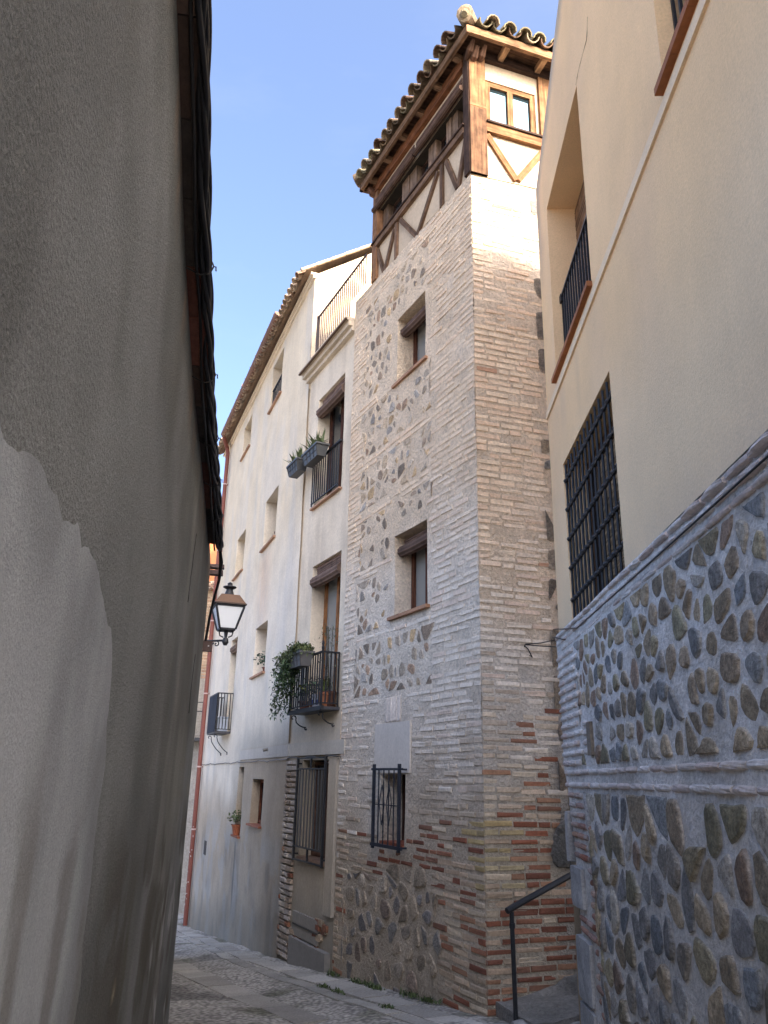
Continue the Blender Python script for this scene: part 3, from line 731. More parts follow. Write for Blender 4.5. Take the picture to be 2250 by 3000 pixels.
# rubble
GRY = [(0.322, 0.270, 0.207), (0.391, 0.316, 0.230), (0.425, 0.356, 0.276), (0.287, 0.218, 0.155), (0.460, 0.356, 0.241), (0.356, 0.241, 0.161), (0.310, 0.282, 0.247), (0.506, 0.356, 0.196), (0.241, 0.196, 0.149)]
def field(poly, z0, z1, lo, hi):
    """keep a stone inside its field: z0..z1 high, lo(z)..hi(z) wide"""
    poly = poly.copy()
    for q in poly: q[1] = min(max(q[1], z0), z1(q[0]) if callable(z1) else z1)
    for q in poly: q[0] = min(max(q[0], lo(q[1])), hi(q[1]))
    return poly
def area(P): x, y = P[:, 0], P[:, 1]; return abs((x * np.roll(y, -1) - y * np.roll(x, -1)).sum()) / 2
def rubble(fr, seeds, rad, gap, fld, colf, hh, seed, amp=.022, palette=GRY, drop=.0, mi=2, shrink=(.72, 1.0), free=None, d=0.0, sm=.35, amin=.0022):
    for p, poly in voronoi(seeds, rad, gap):
        if random.random() < drop or len(poly) < 4: continue
        poly = field(poly, *fld)
        if area(poly) < amin: continue
        p = poly.mean(0); k = random.uniform(*shrink); poly = p + (poly - p) * k
        if free and not all(free(q[0], q[1]) for q in poly): continue
        d0 = (float(fbm(p[0] * 1.3, p[1] * 1.3, seed, 3)) - .5) * 2 * amp
        c = np.array(random.choice(palette)) * random.uniform(.72, 1.3)
        m = colf(np.array(p[0]), np.array(p[1]))
        stone(mb, fr, p, poly, random.uniform(*hh), c, m, d + d0, mi, sm=sm)
hol = lambda s, z: not any(h[0] - .13 < s < h[1] + .10 and h[2] - .08 < z < h[3] + .08 for h in TW)
for a, b in panels:
    rubble(T, jit_seeds(.95, 3.1, a, b, .175, .155, .46), .16, lambda: random.uniform(.02, .055),
           (a + .015, b - .015, lambda z: pl_edge(z, True), lambda z: pl_edge(z, False)), tcol, (.003, .012), 15, drop=.25, shrink=(.58, 1.02), free=hol, sm=.5)
rubble(T, jit_seeds(.8, 3.3, -2.5, -.9, .25, .20), .2, lambda: random.uniform(.02, .07),
       (-2.6, lambda s: -1.0 - .13 * math.sin(s * 3.1) - .07 * math.sin(s * 9), lambda z: .84 + .1 * math.sin(z * 9), lambda z: 3.22), tcol, (.006, .024), 15, drop=.16, shrink=(.62, .98), sm=.5, palette=[(0.27, 0.22, 0.165), (0.22, 0.205, 0.185), (0.31, 0.255, 0.19), (0.19, 0.175, 0.165), (0.34, 0.29, 0.23), (0.24, 0.185, 0.145)])
rubble(F, jit_seeds(.84, 1.9, -.9, 7.1, .19, .42), .15, lambda: random.uniform(.05, .1), (-.9, 7.1, lambda z: .82, lambda z: 2.0), fcol, (.006, .02), 16, drop=.35, palette=[(0.20, 0.165, 0.125), (0.14, 0.115, 0.09), (0.24, 0.225, 0.20), (0.27, 0.21, 0.14)])
stone(mb, F, (0, 0), [(.74, -.74), (.70, -.62), (.76, -.44), (.86, -.33), (1.0, -.28), (1.1, -.45), (1.08, -.76), (.9, -.80)], .035, (.105, .105, .098), (.3, .27, .23), 0, 2)
# soldier bricks over the barred window, and the smooth patch of whitewash under them
for k in range(9):
    a = 1.74 + k * .043; lean = (k - 4) * .004
    brick(mb, T, a, a + .034, .66, .95, .016, np.array((0.60, 0.545, 0.49)) * random.uniform(.92, 1.06), mi=1)
mb.box(T, 1.48, 2.40, -.02, .016, .075, .645, (0.62, 0.575, 0.51), 3)
mb.build('masonry', [M['mortar'], M['brick'], M['stone'], M['plaster']], tow)
# masonry windows
for (h, mul, pane) in ((TW[0], 1, 'net'), (TW[1], 1, 'net')):
    w = window(tow, T, h[0] + .01, h[1] - .01, h[2] + .02, h[3] - .01, -.27, mul, (0.085, 0.036, 0.022), pane, .075)
    sill(w, T, h[0] - .06, h[1] + .10, h[2] + .015, -.3, .045, .04, (0.34, 0.19, 0.11))
    blind_roll(w, T, h[0] + .03, h[1] - .02, h[3] - .20, -.10, .075, drop=.10)
h = TW[2]; w = window(tow, T, h[0] + .01, h[1] - .01, h[2] + .02, h[3], -.30, 1, (0.055, 0.03, 0.022), 'glass', .05)
sill(w, T, h[0] + .0, h[1] - .0, h[2] + .02, -.3, .02, .04, (0.28, 0.085, 0.045))
mb = MB(); g0, g1, gz0, gz1, gd = 1.545, 2.20, -.74, .17, .11
IR2 = (0.016, 0.021, 0.034)
mb.box(T, g0 - .07, g1 + .06, gd - .012, gd + .012, .10, .125, IR2); mb.box(T, g0 - .06, g1 + .05, gd - .014, gd + .014, -.735, -.70, IR2)
for s in (g0, g1): mb.box(T, s - .016, s + .016, gd - .016, gd + .016, gz0 - .02, gz1, IR2)
for k in range(1, 5):
    s = g0 + (g1 - g0) * k / 5; mb.box(T, s - .006, s + .006, gd - .006, gd + .006, -.70, .10, IR2)
for (a, b) in ((1, 2), (3, 4)):
    pass
for c, w_ in ((g0 + (g1 - g0) * .36, .065), (g0 + (g1 - g0) * .64, .065)):
    for sg in (-1, 1):
        mb.tube([T(c, gd + .008, -.06), T(c + sg * w_, gd + .008, -.27), T(c, gd + .008, -.50)], .006, IR2, 5)
mb.box(T, g0, g1, gd - .004, gd + .004, -.285, -.275, IR2)
for s in (g0, g1):
    for z in (.11, -.715): mb.box(T, s - .01, s + .01, -.02, gd, z - .01, z + .01, IR2)
mb.build('window_grille', M['iron'], tow)
# --- timber loft: plaster infill, posts, beams, braces, windows
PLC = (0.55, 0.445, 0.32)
zB = 8.10
mb = MB()
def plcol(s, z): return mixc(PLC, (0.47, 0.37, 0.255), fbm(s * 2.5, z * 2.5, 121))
wall_grid(mb, T, 0.02, 2.88, 7.2, 9.40, [(.10, 2.80, 8.16, 8.74, .34, .05)], plcol, res=.12, disp=.004, seed=22, d=-.03)  # timber-lined reveals, colour blackened to read as unlit voids
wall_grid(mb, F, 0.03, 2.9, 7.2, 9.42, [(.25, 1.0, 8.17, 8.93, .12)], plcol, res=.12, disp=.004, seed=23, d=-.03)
a_, b_, c_ = T(2.88, -.03, 0), T(2.88, -3.0, 0), F(2.9, -.03, 0)
for p0, p1 in ((a_, b_), (b_, c_)):
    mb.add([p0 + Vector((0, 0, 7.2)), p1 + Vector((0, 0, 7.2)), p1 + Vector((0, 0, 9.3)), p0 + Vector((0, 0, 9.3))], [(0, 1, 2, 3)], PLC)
mb.build('infill', M['plaster'], tow)
def wcol(base, a=.8, b=1.25): f = random.uniform(a, b); return tuple(c * f for c in base)
WG = (0.115, 0.070, 0.044); WO = (0.195, 0.100, 0.048)  # WG for shaded street timber, WO its sunlit copy: light put into colour
mb = MB()
mb.hexa([T(0, .02, 7.30), T(.13, .02, 7.30), T(.13, -.2, 7.30), T(0, -.2, 7.30), T(0, .02, 9.4), T(.13, .02, 9.4), T(.13, -.2, 9.4), T(0, -.2, 9.4)], WOOD_D)
mb.build('corner_post', M['wood'], tow); mb = MB()
mb.box(F, -.005, .225, -.10, .025, 7.28, 9.42, WO)                                                              # corner post, sunny face, coloured lighter than its shaded street face
mb.box(F, -.009, .229, -.095, .029, 8.36, 8.40, (.30, .12, .06)); mb.box(F, -.008, .228, -.09, .028, 7.28, 8.34, (.115, .062, .034))
mb.build('corner_post', M['wood'], tow); mb = MB()
mb.box(T, 2.74, 2.90, -.15, .022, 7.42, 9.3, wcol(WOOD)); mb.build('corner_post', M['wood'], tow); mb = MB(); mb.box(F, 1.04, 1.24, -.1, .02, 8.0, 9.3, wcol(WO))
mb.build('corner_post', M['wood'], tow)
mb = MB(); mb.box(T, .13, 2.76, -.12, .03, 8.02, 8.12, wcol(WG)); mb.box(T, .10, 2.90, -.05, .05, 8.12, 8.145, wcol(WOOD_D))
mb.box(F, .225, 2.9, -.12, .03, 8.0, 8.14, wcol(WO)); mb.box(F, .225, 2.9, -.05, .055, 8.14, 8.17, wcol(WOOD_D)); mb.build('sill_beam', M['wood'], tow)
mb = MB(); mb.box(T, .12, 2.90, -.18, .04, 9.12, 9.30, wcol((.17, .07, .032))); mb.box(F, .22, 2.9, -.18, .03, 9.22, 9.40, wcol(WOOD_D)); mb.build('top_beam', M['wood'], tow)
mb = MB()
for (a, b) in ((1.60, 2.06), (1.03, 1.26), (.44, .73), (2.55, 2.76)):
    n = 2 if b - a > .25 else 1
    for k in range(n):
        x0 = a + (b - a) * k / n; x1 = a + (b - a) * (k + 1) / n
        mb.box(T, x0 + .004, x1 - .004, -.22, -.09 + .012 * k, 8.14, 8.75, wcol((.155, .105, .072)))
    mb.build('window_post', M['wood'], tow); mb = MB()
def brace(fr, a, b, w, col, d=.008):
    m2 = MB(); A = fr(a[0], d - .03, a[1]); B = fr(b[0], d - .03, b[1]); m2.beam(A, B, .06, w * .84, col, up=fr.n.cross((B - A)).normalized() if False else fr.n.cross(B - A))
    return m2.build('brace', M['wood'], tow)
for a, b in (((.10, 7.97), (.32, 7.30)), ((.62, 7.97), (.34, 7.30)), ((.74, 8.0), (.74, 7.30)), ((.84, 7.98), (1.42, 7.32)), ((1.96, 7.97), (1.46, 7.34)), ((2.09, 8.0), (2.09, 7.36)), ((2.16, 7.95), (2.46, 7.40)), ((2.76, 7.98), (2.50, 7.40))):
    brace(T, a, b, .085, wcol(WG))
brace(F, (.24, 7.97), (.65, 7.36), .10, wcol(WO, .85, 1.0)); brace(F, (1.05, 7.94), (.67, 7.37), .10, wcol(WO, .9, 1.1))
w = window(tow, F, .25, 1.0, 8.17, 8.93, -.07, 1, WO, 'mirror_glass', .075)
for (a, b) in ((.10, .44), (.73, 1.03), (1.26, 1.60), (2.06, 2.55)):
    w = window(tow, T, a, b, 8.15, 8.74, -.2, 0, (.05, .028, .02), 'glass', .03)
for a, b in ((.12, 1.44), (1.46, 2.84)):
    blind_roll(tow, T, a, b, 8.76, .04, .045, (0.10, 0.06, 0.042), drop=.15)
# --- eaves and hip roof
OT, OF = .21, .31
def eav(s, which, z, ex=0.0):
    return T(s, OT + ex, z) if which == 'T' else F(s, OF + ex, z)
cor = T(0, 0, 0) + T.n * 0
def cross2(p, a, q, b):
    den = a.x * b.y - a.y * b.x; t = ((q.x - p.x) * b.y - (q.y - p.y) * b.x) / den; return p + a * t
K0 = cross2(T(0, OT, 0), T.e, F(0, OF, 0), F.e)                              # eave corner above the street
endT = T(3.05, OT, 0); endF = F(3.2, OF, 0); K2 = endT + (endF - K0)
apex = (K0 + K2) / 2
mb = MB(); up1 = Vector((0, 0, 1))
mb.hexa([K0 + up1 * 9.24, endT + up1 * 9.24, endT - T.n * .05 + up1 * 9.24, K0 - T.n * .05 + up1 * 9.24, K0 + up1 * 9.36, endT + up1 * 9.36, endT - T.n * .05 + up1 * 9.36, K0 - T.n * .05 + up1 * 9.36], wcol((.16, .095, .055)))
mb.hexa([K0 + up1 * 9.25, endF + up1 * 9.25, endF - F.n * .05 + up1 * 9.25, K0 - F.n * .05 + up1 * 9.25, K0 + up1 * 9.37, endF + up1 * 9.37, endF - F.n * .05 + up1 * 9.37, K0 - F.n * .05 + up1 * 9.37], wcol((.20, .115, .062)))
mb.hexa([endT + up1 * 9.24, K2 + up1 * 9.24, K2 - T.e * .05 + up1 * 9.24, endT - T.e * .05 + up1 * 9.24, endT + up1 * 9.36, K2 + up1 * 9.36, K2 - T.e * .05 + up1 * 9.36, endT - T.e * .05 + up1 * 9.36], wcol((.16, .095, .055)))
mb.build('fascia', M['wood'], tow)
mb = MB(); ins = .02
mb.add([K0 + up1 * 9.37, endT + up1 * 9.37, K2 + up1 * 9.37, endF + up1 * 9.37], [(0, 1, 2, 3)], (.085, .048, .03), 0, [(0, 0), (0, 3), (3, 3), (3, 0)])
mb.build('soffit', M['wood'], tow)
for k in range(6):
    s = .12 + k * .52; m2 = MB(); m2.box(T, s, s + .075, -.12, OT - .06, 9.25, 9.34, wcol((.18, .11, .065))); m2.build('rafter_end', M['wood'], tow)
for s in (.42, .98, 1.5):
    m2 = MB(); m2.box(F, s, s + .075, -.12, OF - .06, 9.26, 9.35, wcol((.24, .15, .085))); m2.build('rafter_end', M['wood'], tow)
for (s, d, z, r) in ((.05, .04, 9.20, .06), (.15, .07, 9.22, .05), (-.03, .08, 9.23, .05)):          # carved corbels at the corner
    m2 = MB(); m2.tube([F(s, d - .1, z - .07), F(s, d + .02, z - .03), F(s + .01, d + .12, z + .05)], [r * .6, r, r * .5], wcol((.10, .055, .035)), 7); m2.build('corbel', M['wood'], tow)
m2 = MB(); m2.tube([T(2.86, -.05, 9.08), T(2.88, .05, 9.15), T(2.9, .10, 9.24)], [.05, .07, .04], wcol((.12, .06, .035)), 7)
m2.build('corbel', M['wood'], tow)
mb = MB(); RZ = .85
AP = apex + up1 * (9.41 + RZ)
base = [K0, endT, K2, endF]
mb.add([p + up1 * 9.39 for p in base] + [AP], [(0, 1, 4), (1, 2, 4), (2, 3, 4), (3, 0, 4)], (.22, .15, .10))
TC = [(0.194, 0.137, 0.083), (0.238, 0.180, 0.115), (0.158, 0.097, 0.061), (0.274, 0.223, 0.151), (0.130, 0.094, 0.061), (0.216, 0.187, 0.115)]
def slope_tiles(P0, P1, e, n, over=.07):
    mid = (P0 + P1) / 2; w = (P1 - P0).length; inw = -n
    run = abs((apex - P0).dot(n)); u = (inw * run + up1 * RZ).normalized(); L = math.hypot(run, RZ)
    ka = (apex - P0).dot(e)
    def clip(a, y): k = y / L; return ka * k - .02 <= a <= w - (w - ka) * k + .02
    tiles(mb, P0 + n * over + up1 * 9.36, e, u, w, L, clip=clip, cols=TC, pitch=.232, r=.098)
slope_tiles(K0, endT, T.e, T.n); slope_tiles(K0, endF, F.e, F.n); slope_tiles(endT, K2, (K2 - endT).normalized(), T.e)
for P in (K0, endT, endF):                                                    # hip ridge tiles
    a = P + up1 * 9.45; L = (AP - a).length; t = (AP - a) / L; k = 0
    while k < L - .2:
        f = random.uniform(.8, 1.2); c = tuple(x * f for x in random.choice(TC))
        p0 = a + t * (k - .08) + up1 * .05; mb.tube([p0 - t * .012, p0, p0 + t * .20, p0 + t * .42], [.08, .115, .11, .10], c, 10); k += .34
mb.tube([K0 + (T.n + F.n) * .07 + up1 * 9.42, K0 + (T.n + F.n) * .055 + up1 * 9.45, K0 + up1 * 9.50, K0 - (T.n + F.n) * .16 + up1 * 9.55], [.04, .065, .08, .09], (.20, .165, .10), 9)
mb.build('roof', M['tile'], tow)

# ------------------------------------------------------------------ terrace house (between tower and white house)
ter = thing('terrace_house', 'narrow cream plastered house with roof terrace wedged between tower and white house', 'house', T(4.5, -1.5, -2.5))
TH = [(3.80, 4.97, .93, 3.27, .36), (3.92, 5.08, 4.30, 6.35, .36), (3.93, 4.98, -1.12, .25, .30)]
def zcol(s, z):
    n = fbm(s * 1.2, z * .8, 131); m = fbm(s * 4, z * 1.0, 133)
    a = mixc((0.636, 0.542, 0.408), (0.671, 0.593, 0.473), m)
    a = mixc(a, (0.47, 0.40, 0.31), sstep(.52, .75, fbm(s * 3.5, z * .6, 135)) * .6)
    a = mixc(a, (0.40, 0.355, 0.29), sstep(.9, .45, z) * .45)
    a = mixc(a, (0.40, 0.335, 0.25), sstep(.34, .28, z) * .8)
    a = mixc(a, (0.24, 0.23, 0.20), sstep(-1.2, -1.75, z + (n - .5)) * .6)
    return a
mb = MB(); wall_grid(mb, T, 3.52, 5.80, -3.2, 7.10, TH, zcol, res=.09, disp=.010, seed=35, d=-.03)
wall_grid(mb, T, 3.60, 3.86, -1.70, .30, [], lambda s, z: zcol(s, z) * 1.12, res=.12, disp=.004, seed=36, d=.012)          # pilaster beside the barred window
for (a, b) in ((3.60, 3.86),):
    for s in (a, b): mb.add([T(s, -.05, -1.70), T(s, .014, -1.70), T(s, .014, .30), T(s, -.05, .30)], [(0, 1, 2, 3)], (.40, .36, .30))
mb.add([T(3.52, -3.4, 7.1), T(5.6, -3.4, 7.1), T(5.6, -.03, 7.1), T(3.52, -.03, 7.1)], [(0, 1, 2, 3)], (.45, .36, .28))
# brick and rubble strip at the left of the barred window
mb2 = MB(); z = -2.45; row = 0
while z < .26:
    h = .082 * random.uniform(.9, 1.1); s = 5.16 - .10 * (row % 2) * 0
    while s < 5.58:
        L = random.uniform(.12, .27); b = min(s + L, 5.62)
        c = np.array(random.choice([(.45, .40, .34), (.38, .33, .28), (.33, .26, .20), (.42, .37, .33)])) * random.uniform(.8, 1.1)
        if random.random() < float(sstep(-.6, -1.6, z)) * .22: c = np.array(random.choice(RED)) * random.uniform(.8, 1.1)
        brick(mb2, T, s, b, z, z + h * .72, .004 + random.uniform(0, .014), c, jit=.009, ch=.016, base=-.035); s = b + .014
    z += h; row += 1
for k in range(26):                                                           # broken masonry showing under the render
    s = random.uniform(3.58, 4.1) if k < 14 else random.uniform(4.6, 5.1); z = random.uniform(-2.3, -1.85) if k > 5 else random.uniform(-1.95, -1.8)
    c = np.array(random.choice(RED + BRW + BRW)) * random.uniform(.6, 1.0)
    brick(mb2, T, s, s + random.uniform(.1, .22), z, z + random.uniform(.05, .08), random.uniform(-.02, .012), c, jit=.012, ch=.015, base=-.04)
mb.box(T, 3.66, 5.0, -.04, .05, -2.75, -2.12, (.235, .225, .21)); mb.box(T, 4.05, 5.0, -.04, .006, -2.10, -1.80, (.27, .25, .22)); mb.box(T, 4.02, 4.97, -.04, .016, -1.965, -1.945, (.07, .065, .06))
# proud band of render over the ground floor
mb.box(T, 3.36, 5.60, -.04, .010, .315, .505, (.52, .475, .40)); 
mb.build('wall', M['plaster'], ter, smooth=False)
mb2.build('brick_strip', M['brick'], ter)
mb = MB(); mb.box(T, 3.53, 5.68, -.3, .17, 7.09, 7.15, (.50, .42, .32)); mb.box(T, 3.53, 5.66, -.2, .11, 7.0, 7.088, (.53, .45, .34)); mb.box(T, 3.53, 5.62, -.2, .05, 6.92, 6.998, (.55, .47, .36))
mb.box(T, 3.50, 5.67, .15, .185, 7.075, 7.10, (.12, .075, .05)); mb.build('terrace_slab', M['plaster'], ter)
mb = MB(); n = 24
for k in range(n + 1):
    s = 2.92 + (4.98 - 2.92) * k / n; mb.box(T, s - .007, s + .007, .10, .114, 7.15 if s > 3.5 else 7.40, 7.93, (.085, .05, .038))
mb.box(T, 2.90, 5.0, .095, .12, 7.93, 7.955, (.085, .05, .038))
mb.box(T, 4.96, 5.0, .085, .125, 7.15, 7.98, (.06, .045, .04)); mb.build('terrace_railing', M['paint'], ter)
for k, h in enumerate(TH[:2]):
    w = window(ter, T, h[0] + .02, h[1] - .02, h[2] + .02, h[3], -.27, 1, (0.235, 0.105, 0.042) if k == 0 else (0.07, 0.03, 0.02), 'net' if k == 0 else 'glass', .085)
    blind_roll(w, T, h[0] + .01, h[1] - .03, h[3] - .27, -.06, .095, (.15, .10, .078), drop=.20)
    sill(w, T, h[0] - .05, h[1] + .05, h[2] + .012, -.25, .03, .03, (.36, .21, .13))
h = TH[2]; w = window(ter, T, h[0] + .02, h[1] - .02, h[2] + .05, h[3] - .02, -.24, 1, (.11, .06, .04), 'glass', .05); sill(w, T, h[0], h[1], h[2] + .04, -.26, .0, .05, (.30, .19, .13))
mb = MB(); gd = .035; s0, s1 = 3.92, 5.02
for s in (s0, s1): mb.box(T, s - .016, s + .016, gd - .016, gd + .016, -1.14, .29, IRON)
for z in (.275, .125, -.945, -1.12): mb.box(T, s0, s1, gd - .012, gd + .012, z - .011, z + .011, IRON)
for k in range(1, 9):
    s = s0 + (s1 - s0) * k / 9; mb.box(T, s - .0085, s + .0085, gd - .0085, gd + .0085, -.945, .125, (.06, .06, .062))
c = (s0 + s1) / 2
mb.box(T, c - .012, c + .012, gd - .012, gd + .012, .125, .275, IRON); mb.box(T, c - .012, c + .012, gd - .012, gd + .012, -1.12, -.945, IRON)
for s in (s0, s1):
    for z in (.2, -1.05): mb.box(T, s - .01, s + .01, -.06, gd, z - .01, z + .01, IRON)
mb.build('window_grille', M['iron'], ter)
# upper window guard
mb = MB(); railing_mb(mb, T, 3.93, 5.08, .02, 4.33, 5.10, 13, .009); mb.box(T, 3.86, 5.12, .0, .04, 5.085, 5.115, IRON); mb.build('window_guard', M['iron'], ter)
# balcony with scroll brackets
BD = .25
mb = MB(); mb.box(T, 3.65, 4.97, -.05, BD, .905, .945, (.045, .045, .05)); mb.box(T, 3.63, 4.99, BD - .03, BD + .015, .895, .955, IRON)
bal = mb.build('balcony', M['iron'], ter)
mb = MB(); railing_mb(mb, T, 3.67, 4.95, BD, .945, 1.70, 15, .009)
side = lambda s: Fr(T(s, 0, 0), e=T.n, out=T.e)
for s in (3.67, 4.95):
    fs_ = side(s); railing_mb(mb, fs_, -.01, BD, 0, .945, 1.70, 5, .009)
mb.tube([T(3.67, BD, 1.70), T(3.67, BD, 1.76), T(3.67, BD, 1.79), T(3.67, BD, 1.82), T(3.67, BD, 1.87)], [.012, .022, .012, .02, .004], IRON, 8)
mb.tube([T(4.95, BD, 1.70), T(4.95, BD, 1.75), T(4.95, BD, 1.79)], [.012, .02, .004], IRON, 8)
mb.build('railing', M['iron'], bal)
def scroll_bracket(fr, s, d0, z0, d1, z1, par):
    m2 = MB(); pts = []
    for k in range(13):
        a = 2.6 + k * .42; r = .045 * (1 - k / 20); pts.append(fr(s, d0 - .02 + r * math.cos(-a), z0 - .05 + r * math.sin(-a)))
    pts = pts[::-1]
    n = 9
    for k in range(1, n): t = k / n; pts.append(fr(s, d0 - .05 + (d1 - d0 + .05) * t, z0 - .09 + (z1 - z0 + .09) * (t ** .8) - .02 * math.sin(math.pi * t)))
    for k in range(9): a = k * .55; r = .025 * (1 - k / 14); pts.append(fr(s, d1 + r * math.sin(a), z1 - .0 - r + r * math.cos(a)))
    m2.tube(pts, .010, IRON, 6); return m2.build('scroll_bracket', M['iron'], par)
for s in (3.78, 4.85): scroll_bracket(T, s, BD - .02, .90, .0, .72, bal)

# ------------------------------------------------------------------ white house
whi = thing('white_house', 'tall white plastered house with small deep windows and a red brown downpipe', 'house', H(5, -2, -3))
HH = [(2.42, 3.48, 7.88, 9.02, .34), (5.78, 6.82, 7.98, 8.88, .34), (2.05, 3.22, 4.52, 5.62, .34), (5.40, 6.50, 4.63, 5.66, .34), (2.22, 3.30, 1.88, 2.88, .34),
      (5.35, 6.10, .95, 3.05, .34), (3.45, 4.02, -1.10, .18, .22), (1.68, 2.60, -.82, -.04, .30)]
def hcol(s, z):
    n = fbm(s * .9, z * .6, 141); m = fbm(s * 4, z * .8, 143)
    a = mixc((0.688, 0.572, 0.404), (0.714, 0.615, 0.460), m)
    a = mixc(a, (0.722, 0.647, 0.528), sstep(5.5, 2.5, z + (n - .5) * 2))
    a = mixc(a, (0.62, 0.43, 0.29), .55 * np.exp(-((s - 2.9 - .08 * (z - 4)) / .55) ** 2) * sstep(4.6, 4.2, z) * sstep(2.2, 3.6, z))
    a = mixc(a, (0.55, 0.53, 0.50), sstep(.5, .7, fbm(s * 2.5, z * .5, 145)) * .35)
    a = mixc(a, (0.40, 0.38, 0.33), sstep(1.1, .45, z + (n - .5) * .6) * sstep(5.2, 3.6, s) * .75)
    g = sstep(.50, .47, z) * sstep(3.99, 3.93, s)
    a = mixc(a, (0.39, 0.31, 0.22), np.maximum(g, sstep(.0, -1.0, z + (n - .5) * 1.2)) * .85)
    a = mixc(a, (0.50, 0.42, 0.32), sstep(.5, .65, fbm(s * 1.6 + 2, z * 1.2, 153)) * sstep(.3, -.2, z) * .5)
    a = mixc(a, (0.22, 0.205, 0.18), sstep(.5, .66, fbm(s * 3.0, z * 1.3, 147)) * sstep(-.9, -1.5, z) * .6)
    a = mixc(a, (0.42, 0.41, 0.38), sstep(.56, .62, fbm(s * 2.2 + 4, z * 1.7, 149)) * sstep(-.6, -1.2, z) * .5)
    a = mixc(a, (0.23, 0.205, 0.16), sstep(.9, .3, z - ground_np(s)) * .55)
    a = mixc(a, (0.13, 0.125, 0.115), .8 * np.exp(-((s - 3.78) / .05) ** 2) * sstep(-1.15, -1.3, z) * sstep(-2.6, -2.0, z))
    return a
def ground_np(s):
    p = Hs0; return ground_z(p.x + H.e.x * np.asarray(s), p.y + H.e.y * np.asarray(s))
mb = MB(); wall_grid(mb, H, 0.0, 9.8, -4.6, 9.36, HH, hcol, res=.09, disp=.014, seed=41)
G = Fr(Hs0, e=(math.sin(R(72)), math.cos(R(72)), 0), out=(math.cos(R(72)), -math.sin(R(72)), 0))
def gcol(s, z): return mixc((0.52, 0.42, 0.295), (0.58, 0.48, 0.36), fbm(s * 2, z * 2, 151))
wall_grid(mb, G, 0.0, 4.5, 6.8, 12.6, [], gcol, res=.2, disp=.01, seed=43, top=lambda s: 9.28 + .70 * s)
pe = H(9.8, 0, 0); pb = H(9.8, -5, 0); pg = G(4.5, 0, 0)
for p0, p1 in ((pe, pb),):
    mb.add([p0 + up1 * -4.6, p1 + up1 * -4.6, p1 + up1 * 12.6, p0 + up1 * 9.36], [(0, 1, 2, 3)], (.6, .56, .5))
mb.add([pb + up1 * -4.6, pg + up1 * -4.6, pg + up1 * 12.4, pb + up1 * 12.6], [(0, 1, 2, 3)], (.6, .56, .5))
mb.box(H, -.03, 3.96, -.04, .012, .315, .495, (.50, .465, .41))
mb.box(H, 4.30, 4.37, -.06, .003, 3.02, 3.15, (.06, .055, .05))
mb.tube([H(1.46, -.02, .47), H(1.46, .09, .44)], .028, (.20, .19, .17), 8)
# hole and scar in the old render low on the wall
mb.box(H, 7.3, 7.62, -.1, .004, -1.75, -1.45, (.07, .062, .055))
mb.build('wall', M['plaster'], whi)
mb = MB(); mb.box(H, -.02, 9.85, -.1, .04, 9.20, 9.26, (.70, .60, .46)); mb.box(H, -.03, 9.9, -.1, .09, 9.26, 9.31, (.66, .56, .42)); mb.build('cornice', M['plaster'], whi)
mb = MB(); un = (-H.n + up1 * .70).normalized()
P0 = H(.09, .27, 9.26)
mb.add([H(-.05, .2, 9.30), H(9.95, .2, 9.30), H(9.95, -4.6, 12.66), H(-.05, -4.6, 12.66)], [(0, 1, 2, 3)], (.25, .17, .11))
HC = [(0.34, 0.24, 0.16), (0.42, 0.31, 0.21), (0.28, 0.18, 0.12), (0.46, 0.36, 0.26), (0.24, 0.19, 0.14)]
tiles(mb, P0, H.e, un, 9.85, 4.6, cols=HC, pitch=.2, r=.085, rows=11)
# verge tiles over the gable
for k in range(11):
    f = random.uniform(.85, 1.15); c = tuple(x * f for x in (.50, .38, .25)); a = H(-.0, .27, 9.31) + un * (k * .36 - .02) + G.n * .02; mb.tube([a, a + un * .42], [.038, .028], c, 8)
mb.build('roof', M['tile'], whi)
mb = MB(); vs = []; K = 9; gs = np.linspace(1.75, 8.55, 26)
for s in gs:
    for (rr) in (.085, .079):
        for k in range(K): t = math.pi + math.pi * k / (K - 1); vs.append(H(s, .31 + rr * math.cos(t), 9.37 + rr * math.sin(t) + .002 * (26 - s)))
fs = []
for i in range(len(gs) - 1):
    a, b = i * 2 * K, (i + 1) * 2 * K
    for k in range(K - 1): fs += [(a + k, a + k + 1, b + k + 1, b + k), (a + K + k, b + K + k, b + K + k + 1, a + K + k + 1)]
    fs += [(a, b, b + K, a + K), (a + K - 1, a + 2 * K - 1, b + 2 * K - 1, b + K - 1)]
fs += [tuple(range(K)), tuple((len(gs) - 1) * 2 * K + k for k in range(K))]
mb.add(vs, fs, (.17, .082, .052))
for s in np.arange(1.9, 8.5, .62):
    mb.tube([H(s, .40, 9.43), H(s, .375, 9.37), H(s, .31, 9.335), H(s, .24, 9.36), H(s, .10, 9.40)], .010, (.10, .055, .04), 5)
mb.tube([H(5.4, .31, 9.425), H(5.46, .31, 9.425)], .094, (.15, .07, .045), 12)
mb.build('gutter', M['paint'], whi)
mb = MB(); DP = (.20, .066, .048); ps = 8.95
mb.tube([H(8.5, .31, 9.36), H(8.6, .27, 9.28), H(8.9, .13, 9.16), H(ps, .085, 9.0), H(ps, .085, -3.46)], .058, DP, 12)
for z in (8.0, 6.0, 4.0, 2.05, .2, -1.3): mb.tube([H(ps, .085, z), H(ps, .085, z + .035)], .066, (.55, .42, .38), 12); mb.box(H, ps - .02, ps + .02, -.01, .06, z, z + .03, (.2, .06, .045))
